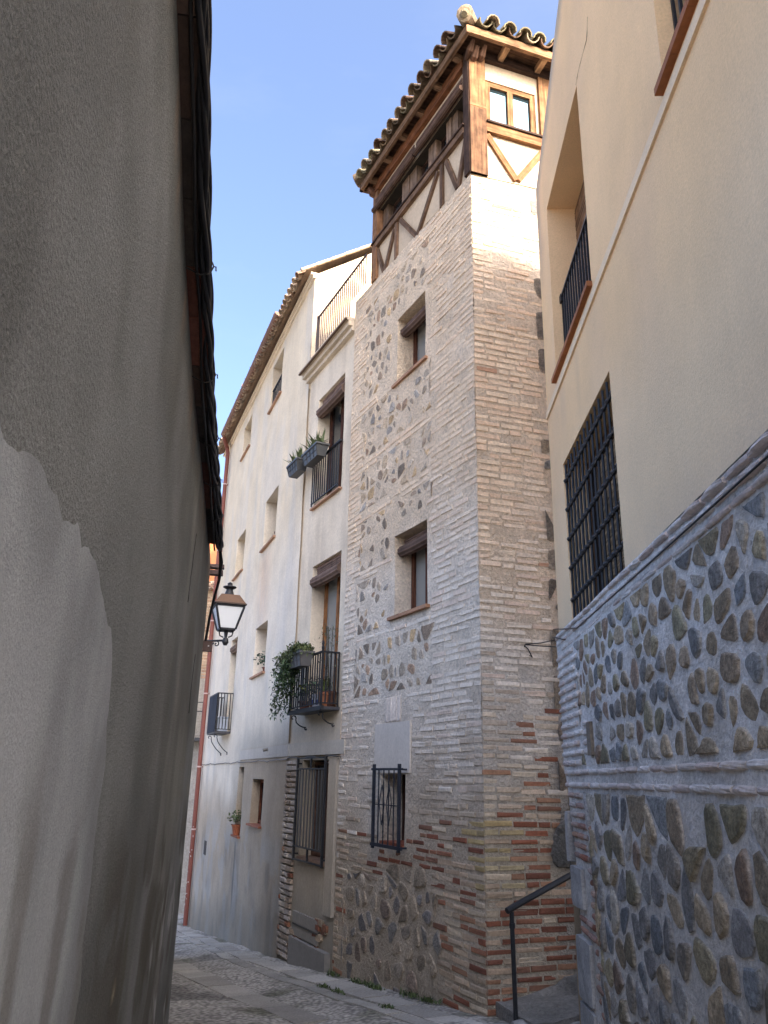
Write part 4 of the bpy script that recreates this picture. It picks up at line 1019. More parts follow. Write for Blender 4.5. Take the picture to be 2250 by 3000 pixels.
for k in range(16):
    z = random.uniform(-3.2, -.8); a = random.uniform(2.4, 4.6); q = H(ps, .085, z); 
    v = (H.n * -math.cos(a) + H.e * math.sin(a)); mb.beam(q + v * .0575, q + v * .0595, random.uniform(.01, .035), random.uniform(.015, .05), (.55, .5, .46))
mb.build('downpipe', M['paint'], whi, smooth=False)
for k, h in enumerate(HH):
    if k == 5: continue
    w = window(whi, H, h[0] + .02, h[1] - .02, h[2] + .02, h[3], -.29 if k < 6 else -.17, 1 if k < 5 else 0, (.10, .05, .03) if k < 6 else (.15, .055, .03), 'glass', .06)
    sill(w, H, h[0] - .06, h[1] + .08, h[2] + .012, -.28 if k < 6 else -.16, .055, .035, (.38, .22, .135) if k < 5 else (.30, .11, .06))
    if k == 0:
        m2 = MB(); railing_mb(m2, H, h[0] - .0, h[1] + .0, -.04, 7.9, 8.42, 9, .009); m2.build('window_guard', M['iron'], w)
h = HH[5]; w = window(whi, H, h[0] + .02, h[1] - .02, h[2] + .02, h[3], -.27, 1, (.09, .045, .03), 'glass', .06, name='balcony_door'); blind_roll(w, H, h[0] + .02, h[1] - .02, h[3] - .22, -.06, .10, (.17, .12, .09), drop=.14)
mb = MB(); HB0, HB1, HD = 5.32, 6.44, .34
mb.box(H, HB0 - .02, HB1 + .02, -.05, HD, .89, .93, (.05, .05, .055)); hb = mb.build('balcony', M['iron'], whi)
mb = MB(); railing_mb(mb, H, HB0, HB1, HD - .01, .93, 1.75, 9, .009)
for s in (HB0, HB1):
    fs_ = Fr(H(s, 0, 0), e=H.n, out=H.e); railing_mb(mb, fs_, -.01, HD - .01, 0, .93, 1.75, 6, .009)
mb.build('railing', M['iron'], hb)
mb = MB(); mb.box(H, HB0 + .02, HB1 - .02, HD + .008, HD + .014, .92, 1.73, (.05, .056, .07)); mb.build('privacy_sheet', M['canvas'], hb)
for s in (5.48, 6.28): scroll_bracket(H, s, HD - .02, .88, .0, .48, hb)
# cable along the facades
mb = MB(); pts = []
for k in range(40): s = 9.0 - 9.0 * k / 39; pts.append(H(s, .022, .265 - .02 * math.sin(k * .8) * (k % 3 == 0)))
for k in range(14): s = 5.5 - 2.1 * k / 13; pts.append(T(s, .03, .285 + .012 * math.sin(k * 1.3)))
mb.tube(pts, .008, (.03, .03, .03), 5); tag(mb.build('facade_cable', M['cable'], None, H(4, .02, .27), smooth=True), 'thin dark cable running along the white wall above ground floor windows', 'cable')

# ------------------------------------------------------------------ yellow house (right)
yel = thing('yellow_house', 'yellow plastered house over a stone and brick base on the right', 'house', Rf(-3, -2, -1.8))
YW = [(-2.12, -.55, 3.75, 5.77, .42), (-2.40, -.62, 1.34, 2.81, .30), (-5.30, -3.98, 3.75, 5.77, .42)]
def rtop(s): s = np.asarray(s, float); return np.interp(s, [-16, -9.7, -8.4, -2.8, 0, 1], [3.2, 3.2, 4.3, 7.844, 6.48, 6.48])  # unseen rear profile, shaped to shade the left wall and admit fill light
def ycol(s, z):
    a = mixc((0.80, 0.555, 0.30), (0.83, 0.585, 0.33), fbm(s * 1.2, z * 1.2, 161))
    for h0, h1, hz in ((-2.15, -.5, 3.55), (-5.3, -3.95, 3.55), (-2.4, -.6, 1.3)):
        a = mixc(a, (0.55, 0.40, 0.26), sstep(.48, .75, fbm(s * 7, z * .5, 191)) * .28 * ((s > h0) & (s < h1) & (z < hz)) * sstep(hz - 1.1, hz, z))
    a = mixc(a, (0.70, 0.50, 0.32), sstep(.45, .7, fbm(s * 1.5, z * .7, 193)) * .3)
    a = mixc(a, (0.50, 0.42, 0.33), sstep(1.62, 1.32, z + (fbm(s * 3, z * 2, 195) - .5) * .3) * .55)
    a = mixc(a, (0.85, 0.63, 0.39), sstep(3.4, 1.8, z + (fbm(s, z, 163) - .5)) * .7)  # lower wall coloured paler to make up for dimmer light there
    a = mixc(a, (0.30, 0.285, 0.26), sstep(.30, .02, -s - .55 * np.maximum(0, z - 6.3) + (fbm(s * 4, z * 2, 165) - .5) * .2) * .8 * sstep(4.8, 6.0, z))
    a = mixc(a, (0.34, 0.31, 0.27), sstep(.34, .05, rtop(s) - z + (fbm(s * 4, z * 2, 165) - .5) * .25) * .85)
    return a
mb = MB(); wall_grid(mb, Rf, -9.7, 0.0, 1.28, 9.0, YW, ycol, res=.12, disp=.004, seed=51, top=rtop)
wall_grid(mb, Re, 0.0, 3.4, -3.0, 6.48, [], lambda s, z: mixc((.46, .36, .24), (.36, .30, .22), fbm(s * 2, z * 2, 167)), res=.4, disp=.006, seed=53)
mb.add([Rf(-9.7, 0, -2.4), Rf(-9.7, -3.4, -2.4), Rf(-9.7, -3.4, 3.2), Rf(-9.7, 0, 3.2)], [(0, 1, 2, 3)], (.6, .42, .24))
mb.add([Rf(-9.7, -3.4, -2.4), Rf(0, -3.4, -2.4), Rf(0, -3.4, 6.45), Rf(-2.8, -3.4, 7.82), Rf(-8.4, -3.4, 4.28), Rf(-9.7, -3.4, 3.2)], [(0, 1, 2, 3, 4, 5)], (.6, .42, .24))
cr = densify([(-2.10, 5.785), (-2.22, 5.815), (-2.37, 5.81), (-2.55, 5.79), (-2.63, 5.94)], .04)
mb.tube([Rf(a + random.uniform(-.012, .012), .0025, b) for a, b in cr], [.0022 * random.uniform(.3, 1.2) for _ in cr], (.20, .14, .09), 4)
mb.build('wall', M['yellow'], yel)
mb = MB(); s = -9.0
for k in range(32): a = -9.6 + .3 * k; mb.hexa([Rf(a, -.02, 3.565), Rf(a + .3, -.02, 3.565), Rf(a + .3, .018, 3.565), Rf(a, .018, 3.565), Rf(a, -.02, 3.655), Rf(a + .3, -.02, 3.655), Rf(a + .3, .014, 3.655), Rf(a, .014, 3.655)], (.76, .59, .39))
mb.build('string_course', M['yellow'], yel)
# roof
mb = MB(); ur = (-Rf.e + up1 * .487).normalized()
tiles(mb, Rf(.20, -.02, 6.42) , -Rf.n, ur, 3.5, 3.4, cols=[(.20, .17, .14), (.26, .22, .18), (.17, .14, .12), (.30, .26, .20)], rows=9)
mb.add([Rf(.1, -.02, 6.43), Rf(-2.8, -.02, 7.85), Rf(-2.8, -3.4, 7.85), Rf(.1, -3.4, 6.43)], [(0, 1, 2, 3)], (.2, .15, .1))
mb.add([Rf(-2.8, -.02, 7.85), Rf(-8.4, -.02, 4.31), Rf(-8.4, -3.4, 4.31), Rf(-2.8, -3.4, 7.85), Rf(-9.75, -.02, 3.2), Rf(-9.75, -3.4, 3.2)], [(0, 1, 2, 3), (1, 4, 5, 2)], (.2, .15, .1))
mb.build('roof', M['tile'], yel)
# windows
def mat_screen(par, fr, s0, s1, z0, z1, d, col, name):
    """a hanging reed screen: many thin horizontal reeds"""
    m2 = MB(); z = z0
    while z < z1:
        f = random.uniform(.55, 1.3); m2.box(fr, s0 + random.uniform(0, .01), s1 - random.uniform(0, .01), d - .004 + random.uniform(-.003, .003), d + .004 + random.uniform(-.003, .004), z, z + .010, tuple(c * f for c in col)); z += .0125
    return m2.build(name, M['wood'], par)
h = YW[0]; w = window(yel, Rf, h[0] + .02, h[1] - .02, h[2] + .02, h[3] - .01, -.36, 1, (.30, .16, .07), 'glass', .07)
mat_screen(w, Rf, h[0] + .03, h[1] - .02, 4.30, 5.72, -.29, (.22, .125, .065), 'reed_screen')
sill(w, Rf, h[0] - .02, h[1] + .03, h[2] + .005, -.34, .045, .045, (.30, .115, .045))
mb = MB(); railing_mb(mb, Rf, h[0] + .02, h[1] - .02, -.10, 3.77, 4.66, 16, .009, topw=.018); mb.box(Rf, h[1] - .06, h[1] + .0, -.125, -.075, 4.60, 4.68, IRON); mb.build('window_guard', M['iron'], w)
h = YW[2]; w = window(yel, Rf, h[0] + .02, h[1] - .02, h[2] + .02, h[3] - .01, -.36, 1, (.30, .16, .07), 'glass', .07)
sill(w, Rf, h[0] - .03, h[1] + .03, h[2] + .005, -.34, .05, .05, (.30, .115, .045))
mb = MB(); railing_mb(mb, Rf, h[0] + .02, h[1] - .02, -.10, 3.77, 4.66, 13, .009, topw=.018); mb.build('window_guard', M['iron'], w)
h = YW[1]; w = window(yel, Rf, h[0] + .02, h[1] - .02, h[2] + .02, h[3] - .01, -.24, 1, (.10, .055, .03), 'glass', .06)
mat_screen(w, Rf, h[0] + .03, h[0] + 1.0, 1.36, 2.50, -.14, (.27, .18, .10), 'reed_screen')
mb = MB(); gd = -.02; s0, s1 = h[0] + .02, h[1] - .02
nb = 14
for k in range(nb):
    s = s0 + (s1 - s0) * k / (nb - 1)
    # square bars, twisted between the rails
    pts = [Rf(s, gd, z) for z in np.linspace(1.35, 2.80, 30)]
    mb.tube(pts, [.0115 if i % 2 else .0095 for i in range(30)], IRON, 4)
for z in (1.52, 1.81, 2.08, 2.36, 2.64):
    pts = [Rf(s, gd + .004, z) for s in np.linspace(s0, s1, 60)]
    mb.tube(pts, [.015 if i % 2 else .011 for i in range(60)], IRON, 6)
    for k in range(nb):
        s = s0 + (s1 - s0) * k / (nb - 1); mb.tube([Rf(s - .03, gd + .004, z), Rf(s, gd + .006, z), Rf(s + .03, gd + .004, z)], [.014, .024, .014], IRON, 6)
mb.build('window_grille', M['iron'], w)
# stone base
BP = .045
def send(z): return np.interp(z, [-2.6, -1.5, -.95, -.4, .0, .12, 1.35], [-.60, -.54, -.50, -.40, -.27, -.16, -.10])
def rcol(s, z):
    n = fbm(s * 1.6, z * 1.6, 171); m = fbm(s * 6, z * 6, 173)
    a = mixc((0.76, 0.725, 0.67), (0.86, 0.83, 0.785), sstep(.3, .7, m))
    a = mixc(a, (0.70, 0.655, 0.59), sstep(.1, -.9, z + (n - .5) * .9) * .85)
    return mixc(a, (0.44, 0.39, 0.33), sstep(.58, .75, fbm(s * 2.3, z * 2.3, 175)) * .6)
mb = MB(); wall_grid(mb, Rf, -9.7, 0.0, -2.4, 1.30, [], rcol, res=.07, disp=.016, seed=61, d=BP, send=send)
zz = np.linspace(-2.4, 1.3, 12)
mb.add([Rf(float(send(z)), BP, z) for z in zz] + [Rf(float(send(z)), -.5, z) for z in zz], [(i, i + 1, 12 + i + 1, 12 + i) for i in range(11)], (.40, .38, .35))
mb.add([Rf(-9.7, BP, 1.30), Rf(-.1, BP, 1.30), Rf(-.1, -.03, 1.33), Rf(-9.7, -.03, 1.33)], [(0, 1, 2, 3)], (.5, .48, .46))
def whitewash(c, w, m=(0.72, 0.69, 0.65)): return np.array(c) * (1 - w) + np.array(m) * w
def rbrick(s0, s1, z0, z1, c, dep, ch=.016, jit=.007):
    """a worn brick whose edges have been rounded by limewash"""
    zc = (z0 + z1) / 2; h = (z1 - z0) / 2; n = 8; k = 5; vs = []; cs = []; dep *= .8
    for i in range(k):
        t = i / (k - 1); s = s0 + (s1 - s0) * t; f = .80 if i in (0, k - 1) else 1.0
        for j in range(n):
            a = math.pi * (j / (n - 1) - .5); q = f * random.uniform(.93, 1.05)
            vs.append(Rf(s, BP - .012 + (dep + .012) * f * (max(0, math.cos(a)) ** .6) * random.uniform(.9, 1.1), zc + h * math.sin(a) * q)); cs.append(np.array(c) * random.uniform(.9, 1.1))
    fs = [(i * n + j, (i + 1) * n + j, (i + 1) * n + j + 1, i * n + j + 1) for i in range(k - 1) for j in range(n - 1)]
    fs += [tuple(range(n)), tuple((k - 1) * n + j for j in range(n))[::-1]]
    mb.add(vs, fs, cs, 1)
RB = [(.36, .19, .13), (.42, .27, .20), (.30, .15, .105), (.45, .34, .27)]
# capping courses, middle courses
for (z0, z1, dep) in ((1.185, 1.222, .022), (1.245, 1.285, .03), (1.115, 1.15, .012), (.062, .105, .026), (-.035, .008, .026)):
    s = -8.5
    while s < (-.16 if z0 > 1 else -.28):
        L = random.uniform(.20, .30); e1 = min(s + L, -.10 if z0 > 1 else -.22)
        if e1 - s > .05: rbrick(s, e1, z0 + random.uniform(-.004, .004), z1, whitewash(random.choice(RB), random.uniform(.45, .92), (.68, .65, .61)), dep + random.uniform(-.005, .006))
        s = e1 + random.uniform(.012, .022)
# quoin
z = .135; row = 0
while z < 1.10:
    se = float(send(z)); w = .70 + .14 * (row % 2)
    s = se
    while s > se - w:
        L = random.uniform(.22, .30); a = max(s - L, se - w)
        rbrick(a, s, z, z + .048, whitewash(random.choice(RB), random.uniform(.45, .95)), random.uniform(.02, .032), ch=.02); s = a - .02
    z += .0755; row += 1
z = -.115; row = 0
while z > -1.62:
    se = float(send(z)); w = .56 + .14 * (row % 2); s = se
    while s > se - w:
        L = random.uniform(.20, .28); a = max(s - L, se - w)
        wv = random.uniform(.3, .85) if z > -.3 else random.uniform(0, .55)
        if not (-.97 < z < -.60 and s > se - .30) and not (z < -1.10 and s > se - .38):
            rbrick(a, s, z, z + .045, whitewash(random.choice(RB + RED), wv, (.48, .45, .41)), random.uniform(.012, .026), ch=.014)
        s = a - .018
    z -= .0755; row += 1
# granite guard stones at the foot of the corner
for (a, b, z0, z1) in ((-.315, -.262, -.62, -.22), (-.74, -.395, -.93, -.63), (-.90, -.47, -1.55, -1.12), (-.92, -.50, -2.1, -1.57)):
    rough_block(mb, [Rf(a, -.2, z0), Rf(b, -.2, z0), Rf(b, BP + .045, z0), Rf(a, BP + .03, z0), Rf(a, -.2, z1), Rf(b + .03, -.2, z1), Rf(b + .03, BP + .04, z1), Rf(a, BP + .03, z1)], (.33, .325, .315), .010, 6, 2, 5)
# little brick framed vent
mb.box(Rf, -1.36, -1.23, BP - .02, BP + .022, .20, .44, (.20, .165, .125), 2)
for k in range(4): rbrick(-1.22, -1.03, .21 + k * .07, .255 + k * .07, whitewash(random.choice(RB), .7), .02)
SB = [tuple(c * f for c, f in zip(q, (1.34, 1.26, 1.12))) for q in [(0.17, 0.185, 0.205), (0.21, 0.215, 0.225), (0.22, 0.185, 0.145), (0.235, 0.21, 0.15), (0.18, 0.155, 0.12), (0.27, 0.265, 0.26), (0.15, 0.155, 0.165), (0.275, 0.235, 0.18), (0.205, 0.155, 0.125), (0.15, 0.17, 0.20), (0.19, 0.18, 0.13), (0.30, 0.29, 0.27), (0.26, 0.22, 0.165)]]
edge_up = lambda z: float(send(z)) - .80 - .05 * math.sin(z * 40); edge_lo = lambda z: float(send(z)) - .68 - .06 * math.sin(z * 33)
rubble(Rf, jit_seeds(-6.6, -.80, .12, 1.13, .185, .148, .33), .15, lambda: random.uniform(.016, .048), (.135, 1.10, lambda z: -9.0, edge_up), rcol, (.005, .020), 61, amp=.016, palette=SB, drop=.03, mi=3, shrink=(.74, .98), free=lambda s, z: not (-1.40 < s < -1.0 and .17 < z < .50), d=BP, sm=.16)
rubble(Rf, jit_seeds(-6.6, -.70, -1.80, -.03, .235, .185, .36), .2, lambda: random.uniform(.016, .05), (-1.9, -.06, lambda z: -9.0, edge_lo), rcol, (.007, .028), 61, amp=.016, palette=SB + [(.24, .215, .18), (.25, .245, .24), (.20, .17, .115), (.29, .28, .27)], drop=.02, mi=3, shrink=(.76, 1.0), d=BP, sm=.16)
mb.build('stone_base', [M['mortar'], M['brick'], M['slab'], M['stone']], yel)

# ------------------------------------------------------------------ handrail, steps, wire at the passage
mb = MB(); IR3 = (.016, .018, .022)
a = Vector((1.19, 7.6, -1.04)); b = Vector((2.05, 8.15, -.72))
mb.tube([Vector((1.195, 7.6, -2.0)), Vector((1.185, 7.6, -1.07))], .020, IR3, 10); mb.tube([a + Vector((-.05, -.03, -.022)), a, b], .027, IR3, 10)
mb.tube([Vector((1.187, 7.6, -1.20)), Vector((1.187, 7.6, -1.16))], .026, IR3, 10)
tag(mb.build('handrail', M['iron'], None, (1.19, 7.6, -1.9), smooth=False), 'black pipe handrail climbing the side passage beside the red bricks', 'handrail')
st = thing('stone_ramp', 'worn grey stone ramp under the handrail at the tower foot', 'ramp', (1.6, 7.9, -1.95))
SF = Fr((1.02, 7.82), 71.62, 1)
m2 = MB(); nx, ny_ = 26, 12; vs = []; cs = []
for i in range(nx + 1):
    for j in range(ny_ + 1):
        s_ = .12 + 2.3 * i / nx; d_ = -.5 + 1.05 * j / ny_; h = float(fbm(s_ * 5, d_ * 5, 201)) - .5
        z_ = -1.86 + .20 * max(0, s_ - .25) + .045 * math.floor(max(0, s_ - .3) / .45) + h * .06
        vs.append(SF(s_, d_, z_)); k = float(fbm(s_ * 3, d_ * 3, 203)); cs.append(np.array((.24, .232, .21)) * (.6 + .8 * k))
m2.add(vs, [(i * (ny_ + 1) + j, (i + 1) * (ny_ + 1) + j, (i + 1) * (ny_ + 1) + j + 1, i * (ny_ + 1) + j + 1) for i in range(nx) for j in range(ny_)], cs)
for (i0, j0, i1, j1) in [(i, 0, i + 1, 0) for i in range(nx)] + [(i, ny_, i + 1, ny_) for i in range(nx)] + [(0, j, 0, j + 1) for j in range(ny_)]:
    p0, p1 = vs[i0 * (ny_ + 1) + j0], vs[i1 * (ny_ + 1) + j1]
    m2.add([p0, p1, p1 - Vector((0, 0, .8)), p0 - Vector((0, 0, .8))], [(0, 1, 2, 3)], (.22, .21, .195))
m2.build('ramp', M['mortar'], st)
m2 = MB()
for k in range(3):
    a_, b_ = .02 + .42 * k, .41 + .42 * k
    rough_block(m2, [SF(a_, .30, -2.5), SF(b_, .30, -2.5), SF(b_, .60, -2.5), SF(a_, .60, -2.5), SF(a_, .30, -1.87 + .03 * k), SF(b_, .30, -1.86 + .03 * k), SF(b_, .58, -1.88 + .03 * k), SF(a_, .58, -1.885 + .03 * k)], (.31, .305, .29), .014, 6, 0, 8 + k)
m2.build('edge_slab', M['slab'], st)
mb = MB()
mb.tube([F(.50, .0, 1.33), F(.49, .05, 1.35), F(.62, .12, 1.36), F(.80, .22, 1.40), Rf(-.05, .06, 1.37), Rf(-.5, .075, 1.29), Rf(-1.2, .085, 1.17), Rf(-3.0, .085, 1.165), Rf(-7, .085, 1.165)], .006, (.02, .02, .021), 5)
mb.tube([F(.49, .02, 1.34), F(.51, .06, 1.30), F(.56, .05, 1.22), F(.54, .03, 1.24)], .006, (.02, .02, .021), 5)
mb.tube([F(.49, .05, 1.345), F(.65, .12, 1.33), F(.82, .2, 1.32), Rf(-.04, .07, 1.30), Rf(-.7, .085, 1.16)], .006, (.02, .02, .021), 5)
tag(mb.build('wall_wire', M['cable'], None, F(.5, 0, 1.33), smooth=True), 'black wires tied off on the tower brick and stretched to the yellow house', 'cable')

# ------------------------------------------------------------------ plants and pots
def trough(name, label, fr, s0, s1, z, d, kind, col=(.052, .054, .055), grp='planter boxes hung on the balcony rails'):
    c = fr((s0 + s1) / 2, d, z); t = thing(name, label, 'planter', c, grp)
    m = MB(); h = .20; w = .105
    P = lambda s, dd, zz: fr(s, dd, zz)
    m.hexa([P(s0 + .05, d - w * .7, z), P(s1 - .05, d - w * .7, z), P(s1 - .05, d + w * .7, z), P(s0 + .05, d + w * .7, z), P(s0, d - w, z + h), P(s1, d - w, z + h), P(s1, d + w, z + h), P(s0, d + w, z + h)], col)
    m.box(fr, s0 - .012, s1 + .012, d + w - .012, d + w + .014, z + h - .02, z + h + .015, col); m.box(fr, s0 - .012, s1 + .012, d - w - .014, d - w + .012, z + h - .02, z + h + .015, col)
    m.box(fr, s0 - .014, s0 + .012, d - w, d + w, z + h - .019, z + h + .014, col); m.box(fr, s1 - .012, s1 + .014, d - w, d + w, z + h - .019, z + h + .014, col)
    for k in range(5):
        s = s0 + .06 + (s1 - s0 - .12) * k / 4; m.beam(fr(s0 + .05 + (s1 - s0 - .1) * k / 4, d + w * .72, z + .01), fr(s0 + .01 + (s1 - s0 - .02) * k / 4, d + w + .004, z + h - .02), .012, .012, tuple(x * .55 for x in col))
    m.beam(fr(s0 + .03, d + w * .86, z + h * .48), fr(s1 - .03, d + w * .86, z + h * .48), .014, .012, tuple(x * .55 for x in col))
    m.box(fr, s0 + .01, s1 - .01, d - w + .01, d + w - .01, z + h - .01, z + h + .004, (.035, .025, .018))
    m.build('trough', M['plastic'], t)
    f = MB()
    if kind == 'aloe':
        for k in range(8):
            s = s0 + .05 + (s1 - s0 - .1) * random.random(); p = fr(s, d + random.uniform(-.05, .05), z + h)
            for j in range(9):
                v = rdir(.15); v.z = abs(v.z) + .35; leaf(f, p, v, random.uniform(.16, .34), .036, (.12, .155, .075), .12)
    else:
        for k in range(3600):                                                   # trailing cushion spilling over the far end and front
            u = random.random(); s = s0 + (s1 - s0 + .55) * (u ** .9) ; spill = max(0, s - s1 + .25)
            hang = random.random() ** 1.3 * (.12 + 1.15 * min(spill, .75)) if spill > 0 else random.random() * .06
            top = .16 * (1 - abs(s - s0 - .3) / 1.0) * random.random()
            p = fr(s - .12 * spill, d + random.uniform(-.10, .13 + .06 * spill), z + h + top - hang * .95)
            v = rdir(-.6); v.z += .25 if hang < .12 else -.35
            leaf(f, p, v, random.uniform(.035, .085), .024, (.060, .095, .040) if hang > .15 else (.12, .15, .065), .3)
        for k in range(90):
            s = random.uniform(s0 - .05, s1 + .3); p = fr(s, d + random.uniform(-.08, .1), z + h); v = rdir(.1); v.z = abs(v.z) + .4; leaf(f, p, v, random.uniform(.10, .22), .012, (.15, .17, .07), .2)
    f.build('foliage', M['leaf'], t)
    return t
trough('planter_box', 'grey planter box of spiky plants hung beside the railing, lower and farther one', T, 5.10, 5.62, 4.99, .20, 'aloe')
trough('planter_box', 'grey planter box of spiky plants on the upper railing, nearer higher one', T, 4.30, 4.98, 4.98, .16, 'aloe', (.056, .058, .058))
trough('planter_box', 'grey planter box with bushy green plant trailing down beside the balcony', T, 3.98, 4.58, 1.53, .37, 'trail', (.10, .098, .098))
def pot(name, label, p, r, h, col, kind, lcol=(.07, .11, .045), grp='potted plants on the house fronts', mats='ceramic', n=120, tall=.3, cat='potted plant'):
    p = Vector(p); t = thing(name, label, cat, p, grp)
    m = MB(); m.lathe(p, [(r * .70, 0), (r * .95, h * .82), (r * 1.08, h * .83), (r * 1.08, h), (r * .9, h), (r * .88, h * .9)], col, 12)
    if kind == 'blue':
        for k in range(8): a = k * .785; m.tube([p + Vector((math.cos(a) * r * .86, math.sin(a) * r * .86, h * .25)), p + Vector((math.cos(a) * r * .95, math.sin(a) * r * .95, h * .62))], .016, (.04, .07, .30), 5)
    m.build('pot', M[mats], t)
    f = MB()
    for k in range(n):
        if kind == 'strap':
            v = rdir(.1); v.z = abs(v.z) + .5; leaf(f, p + Vector((0, 0, h)), v, random.uniform(.5, 1) * tall, .025, lcol, .35)
        elif kind == 'airy':
            q = p + Vector((random.gauss(0, .09), random.gauss(0, .09), h + random.random() ** .7 * tall)); leaf(f, q, rdir(-.3), random.uniform(.03, .055), .014, lcol, .1)
        else:
            d = rdir(-.2); q = p + Vector((0, 0, h + tall * .4)) + Vector((d.x, d.y, d.z * .8)) * tall * random.random() ** .5; leaf(f, q, rdir(-.4), random.uniform(.03, .06), .035, lcol, .15)
    if kind == 'airy':
        for k in range(5):
            a = rdir(.4); f.tube([p + Vector((0, 0, h * .8)), p + Vector((a.x * .06, a.y * .06, h + tall * .5)), p + Vector((a.x * .12, a.y * .12, h + tall * .98))], .005, (.06, .05, .03), 4)
    f.build('foliage', M['leaf'], t)
    return t
pot('potted_plant', 'tall airy shrub in a pot behind the near end of the balcony railing', T(3.80, .08, .945), .10, .22, (.10, .045, .03), 'airy', (.085, .11, .07), n=330, tall=.95)
pot('potted_plant', 'strap leaved plant in an orange clay pot at the near end of the balcony', T(3.80, .15, .945), .085, .20, (.34, .13, .06), 'strap', (.13, .16, .05), n=26, tall=.42)
pot('potted_plant', 'plant in a white and blue glazed pot on the balcony floor', T(4.08, .14, .945), .09, .19, (.62, .63, .66), 'blue', (.06, .10, .05), n=90, tall=.22)
pot('potted_plant', 'bushy dark green plant in a brown pot at the far end of the balcony', T(4.62, .13, .945), .09, .14, (.14, .06, .04), 'bush', (.035, .07, .03), n=170, tall=.20)
pot('potted_plant', 'yellow green bush on the balcony floor behind the white and blue pot', T(4.32, .09, .945), .08, .16, (.12, .06, .04), 'bush', (.14, .15, .045), n=130, tall=.26)
pot('potted_plant', 'green bushy plant standing in a deep white house window above the balcony level', H(2.55, -.10, 1.895), .07, .12, (.16, .06, .04), 'bush', (.045, .10, .06), n=260, tall=.26)
pot('potted_plant', 'round leaved plant in a red clay pot on the lowest white house sill', H(3.78, .0, -1.085), .10, .19, (.36, .12, .06), 'bush', (.10, .14, .045), n=200, tall=.21)
pot('flower_pot', 'small brown pot on the sill of an upper white house window', H(2.42, -.12, 4.535), .06, .2, (.10, .055, .05), 'bush', (.05, .05, .035), n=12, tall=.05, cat='pot')
m = MB(); m.box(H, 5.42, 5.74, .06, .28, .94, 1.22, (.42, .47, .55)); m.box(H, 5.40, 5.76, .05, .29, 1.222, 1.25, (.46, .50, .58)); tag(m.build('plastic_crate', M['plastic'], None, H(5.58, .17, .93)), 'pale blue plastic crate on the small far balcony', 'crate')
m = MB(); m.lathe(H(6.0, .16, .93), [(.10, 0), (.13, .26), (.14, .26), (.14, .30), (.12, .30)], (.12, .055, .045), 12); tag(m.build('flower_pot', M['ceramic'], None, H(6.0, .16, .93)), 'brown pot on the small far balcony behind the grey sheet', 'pot')
for k, (s, d, w, lab) in enumerate(((3.35, .10, .16, 'green weeds at the foot of the seam between tower and terrace house'), (2.55, .12, .22, 'sparse weeds growing along the tower foot left of the big clump'), (2.1, .14, .30, 'largest clump of green weeds along the tower foot'),
                                    (1.35, .10, .22, 'weeds at the tower foot right of the largest clump'), (.95, .10, .20, 'weeds at the tower foot nearest the corner'), (2.5, .50, .16, 'low weeds in the slab joint left of centre'), (2.05, .52, .2, 'low weeds in the slab joint at the centre'), (.9, .52, .16, 'low weeds in the slab joint near the tower corner'))):
    p = T(s, d, 0); p.z = float(ground_z(p.x, p.y)); f = MB()
    for j in range(int(300 * w)):
        a = random.gauss(0, w * .45); b = abs(random.gauss(0, .035)); q = T(s + a, d - (.06 if d < .3 else 0) + b, 0); q.z = float(ground_z(q.x, q.y)) + .01
        v = rdir(.1); v.z = abs(v.z) + .3; leaf(f, q, v, random.uniform(.02, .075) * (1.2 if d < .3 else .7), .018, (.075, .105, .04), .2)
    tag(f.build('weed_clump', M['leaf'], None, p), lab, 'weeds', 'weeds along the tower foot')

# ------------------------------------------------------------------ houses closing the view at the far end
bg = thing('brick_house', 'old ochre brick house with clay tile roofs closing the street far away', 'house', (-6.0, 27, -4.6))
Bf = Fr((-9.0, 27.0), e=(1, -.05, 0), out=(-.05, -1, 0))
def bgcol(s, z):
    a = mixc((.56, .40, .25), (.62, .49, .34), fbm(s * 3, z * 3, 181))
    a = mixc(a, (.42, .37, .30), sstep(3.4, 2.9, z + (fbm(s * 2, z * 2, 183) - .5)))
    return mixc(a, (.33, .32, .30), sstep(1.2, .6, z) * .6)
mb = MB(); wall_grid(mb, Bf, 0, 6, -5.2, 6.1, [], bgcol, res=.12, disp=.012, seed=71)
z = 3.1
while z < 6.0:
    s = 2.2 + random.uniform(-.1, 0)
    while s < 5.0:
        L = random.uniform(.22, .3); brick(mb, Bf, s, s + L, z, z + .055, .014, np.array(random.choice([(.55, .36, .22), (.60, .44, .29), (.48, .30, .19)])) * random.uniform(.85, 1.1), jit=.012); s += L + .02
    z += .105
mb.build('wall', M['mortar'], bg)
mb = MB(); Bu = Fr(Bf(0, -1.2, 0), e=Bf.e, out=Bf.n)
wall_grid(mb, Bu, 1.0, 6, 5.4, 9.3, [(3.05, 3.5, 7.9, 8.7, .2)], lambda s, z: mixc((.58, .24, .10), (.50, .20, .09), fbm(s * 3, z * 3, 185)), res=.2, disp=.01, seed=73); mb.build('upper_wall', M['plaster'], bg)
mb = MB(); tiles(mb, Bf(1.5, .15, 6.05), Bf.e, -Bf.n + up1 * .45, 4.2, 1.4, cols=HC, rows=4); mb.build('lower_roof', M['tile'], bg)
mb = MB(); tiles(mb, Bu(1.2, .45, 9.25), Bf.e, -Bf.n + up1 * .4, 4.6, 3, cols=[(.26, .21, .17), (.33, .27, .21), (.22, .17, .14)], rows=8)
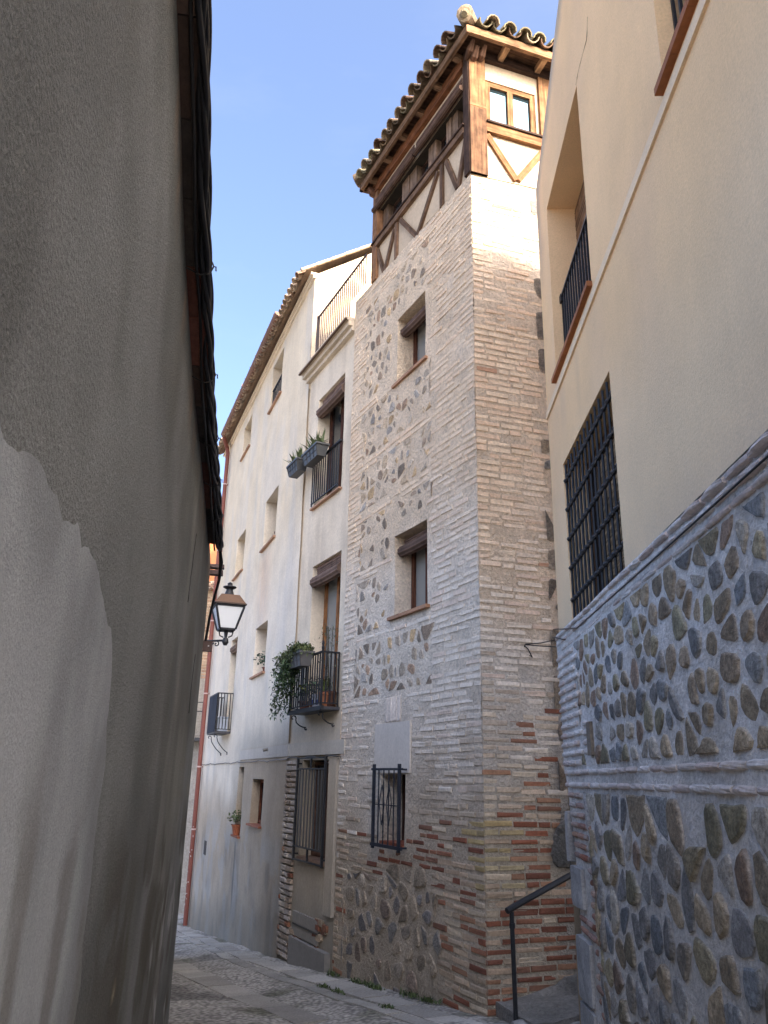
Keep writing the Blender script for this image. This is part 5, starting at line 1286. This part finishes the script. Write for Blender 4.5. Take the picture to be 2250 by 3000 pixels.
mb.add([Bu(1.2, .4, 9.24), Bu(5.8, .4, 9.24), Bu(5.8, -.02, 9.05), Bu(1.2, -.02, 9.05)], [(0, 1, 2, 3)], (.10, .05, .035)); mb.build('upper_roof', M['tile'], bg)
mb = MB(); mb.box(Bf, 2.6, 4.25, 0, .7, 1.05, 1.15, (.05, .05, .052)); bb = mb.build('balcony', M['iron'], bg)
mb = MB(); railing_mb(mb, Bf, 2.6, 4.25, .68, 1.15, 2.25, 8, .016); mb.box(Bf, 2.6, 4.25, .66, .70, 1.95, 1.98, IRON); mb.build('railing', M['iron'], bb)
mb = MB(); mb.beam(Bf(3.3, .66, .98), Bf(3.3, .02, .2), .05, .05, IRON); mb.beam(Bf(3.9, .66, .98), Bf(3.9, .02, .2), .05, .05, IRON); mb.build('bracket', M['iron'], bb)
mb = MB(); mb.box(Bf, 3.35, 3.95, -.02, .06, -4.9, -.7, (.030, .020, .016)); mb.box(Bf, 3.25, 4.02, -.02, .04, -.7, -.55, (.2, .19, .17)); mb.build('door', M['wood'], bg)
g = pot('potted_plant', 'small green plant in a red pot on the far brick house eave', Bf(3.55, .25, 6.12), .17, .26, (.36, .11, .07), 'bush', (.09, .12, .05), n=40, tall=.3)
bn = thing('rubbish_bin', 'dark blue grey bin standing beside the foot of the red downpipe', 'bin', H(10.6, .55, -3.75))
BFr = Fr(H(10.6, .55, 0), -20.4, -1)
gz = float(ground_z(BFr.o.x, BFr.o.y))
m = MB(); m.hexa([BFr(-.2, -.22, gz), BFr(.2, -.22, gz), BFr(.2, .22, gz), BFr(-.2, .22, gz), BFr(-.26, -.28, gz + .95), BFr(.26, -.28, gz + .95), BFr(.26, .28, gz + .95), BFr(-.26, .28, gz + .95)], (.030, .036, .046)); m.build('body', M['plastic'], bn)
m = MB(); m.hexa([BFr(-.28, -.3, gz + .95), BFr(.28, -.3, gz + .95), BFr(.28, .3, gz + .95), BFr(-.28, .3, gz + .95), BFr(-.26, -.26, gz + 1.02), BFr(.26, -.26, gz + 1.06), BFr(.26, .26, gz + 1.06), BFr(-.26, .26, gz + 1.02)], (.035, .04, .05)); m.build('lid', M['plastic'], bn)
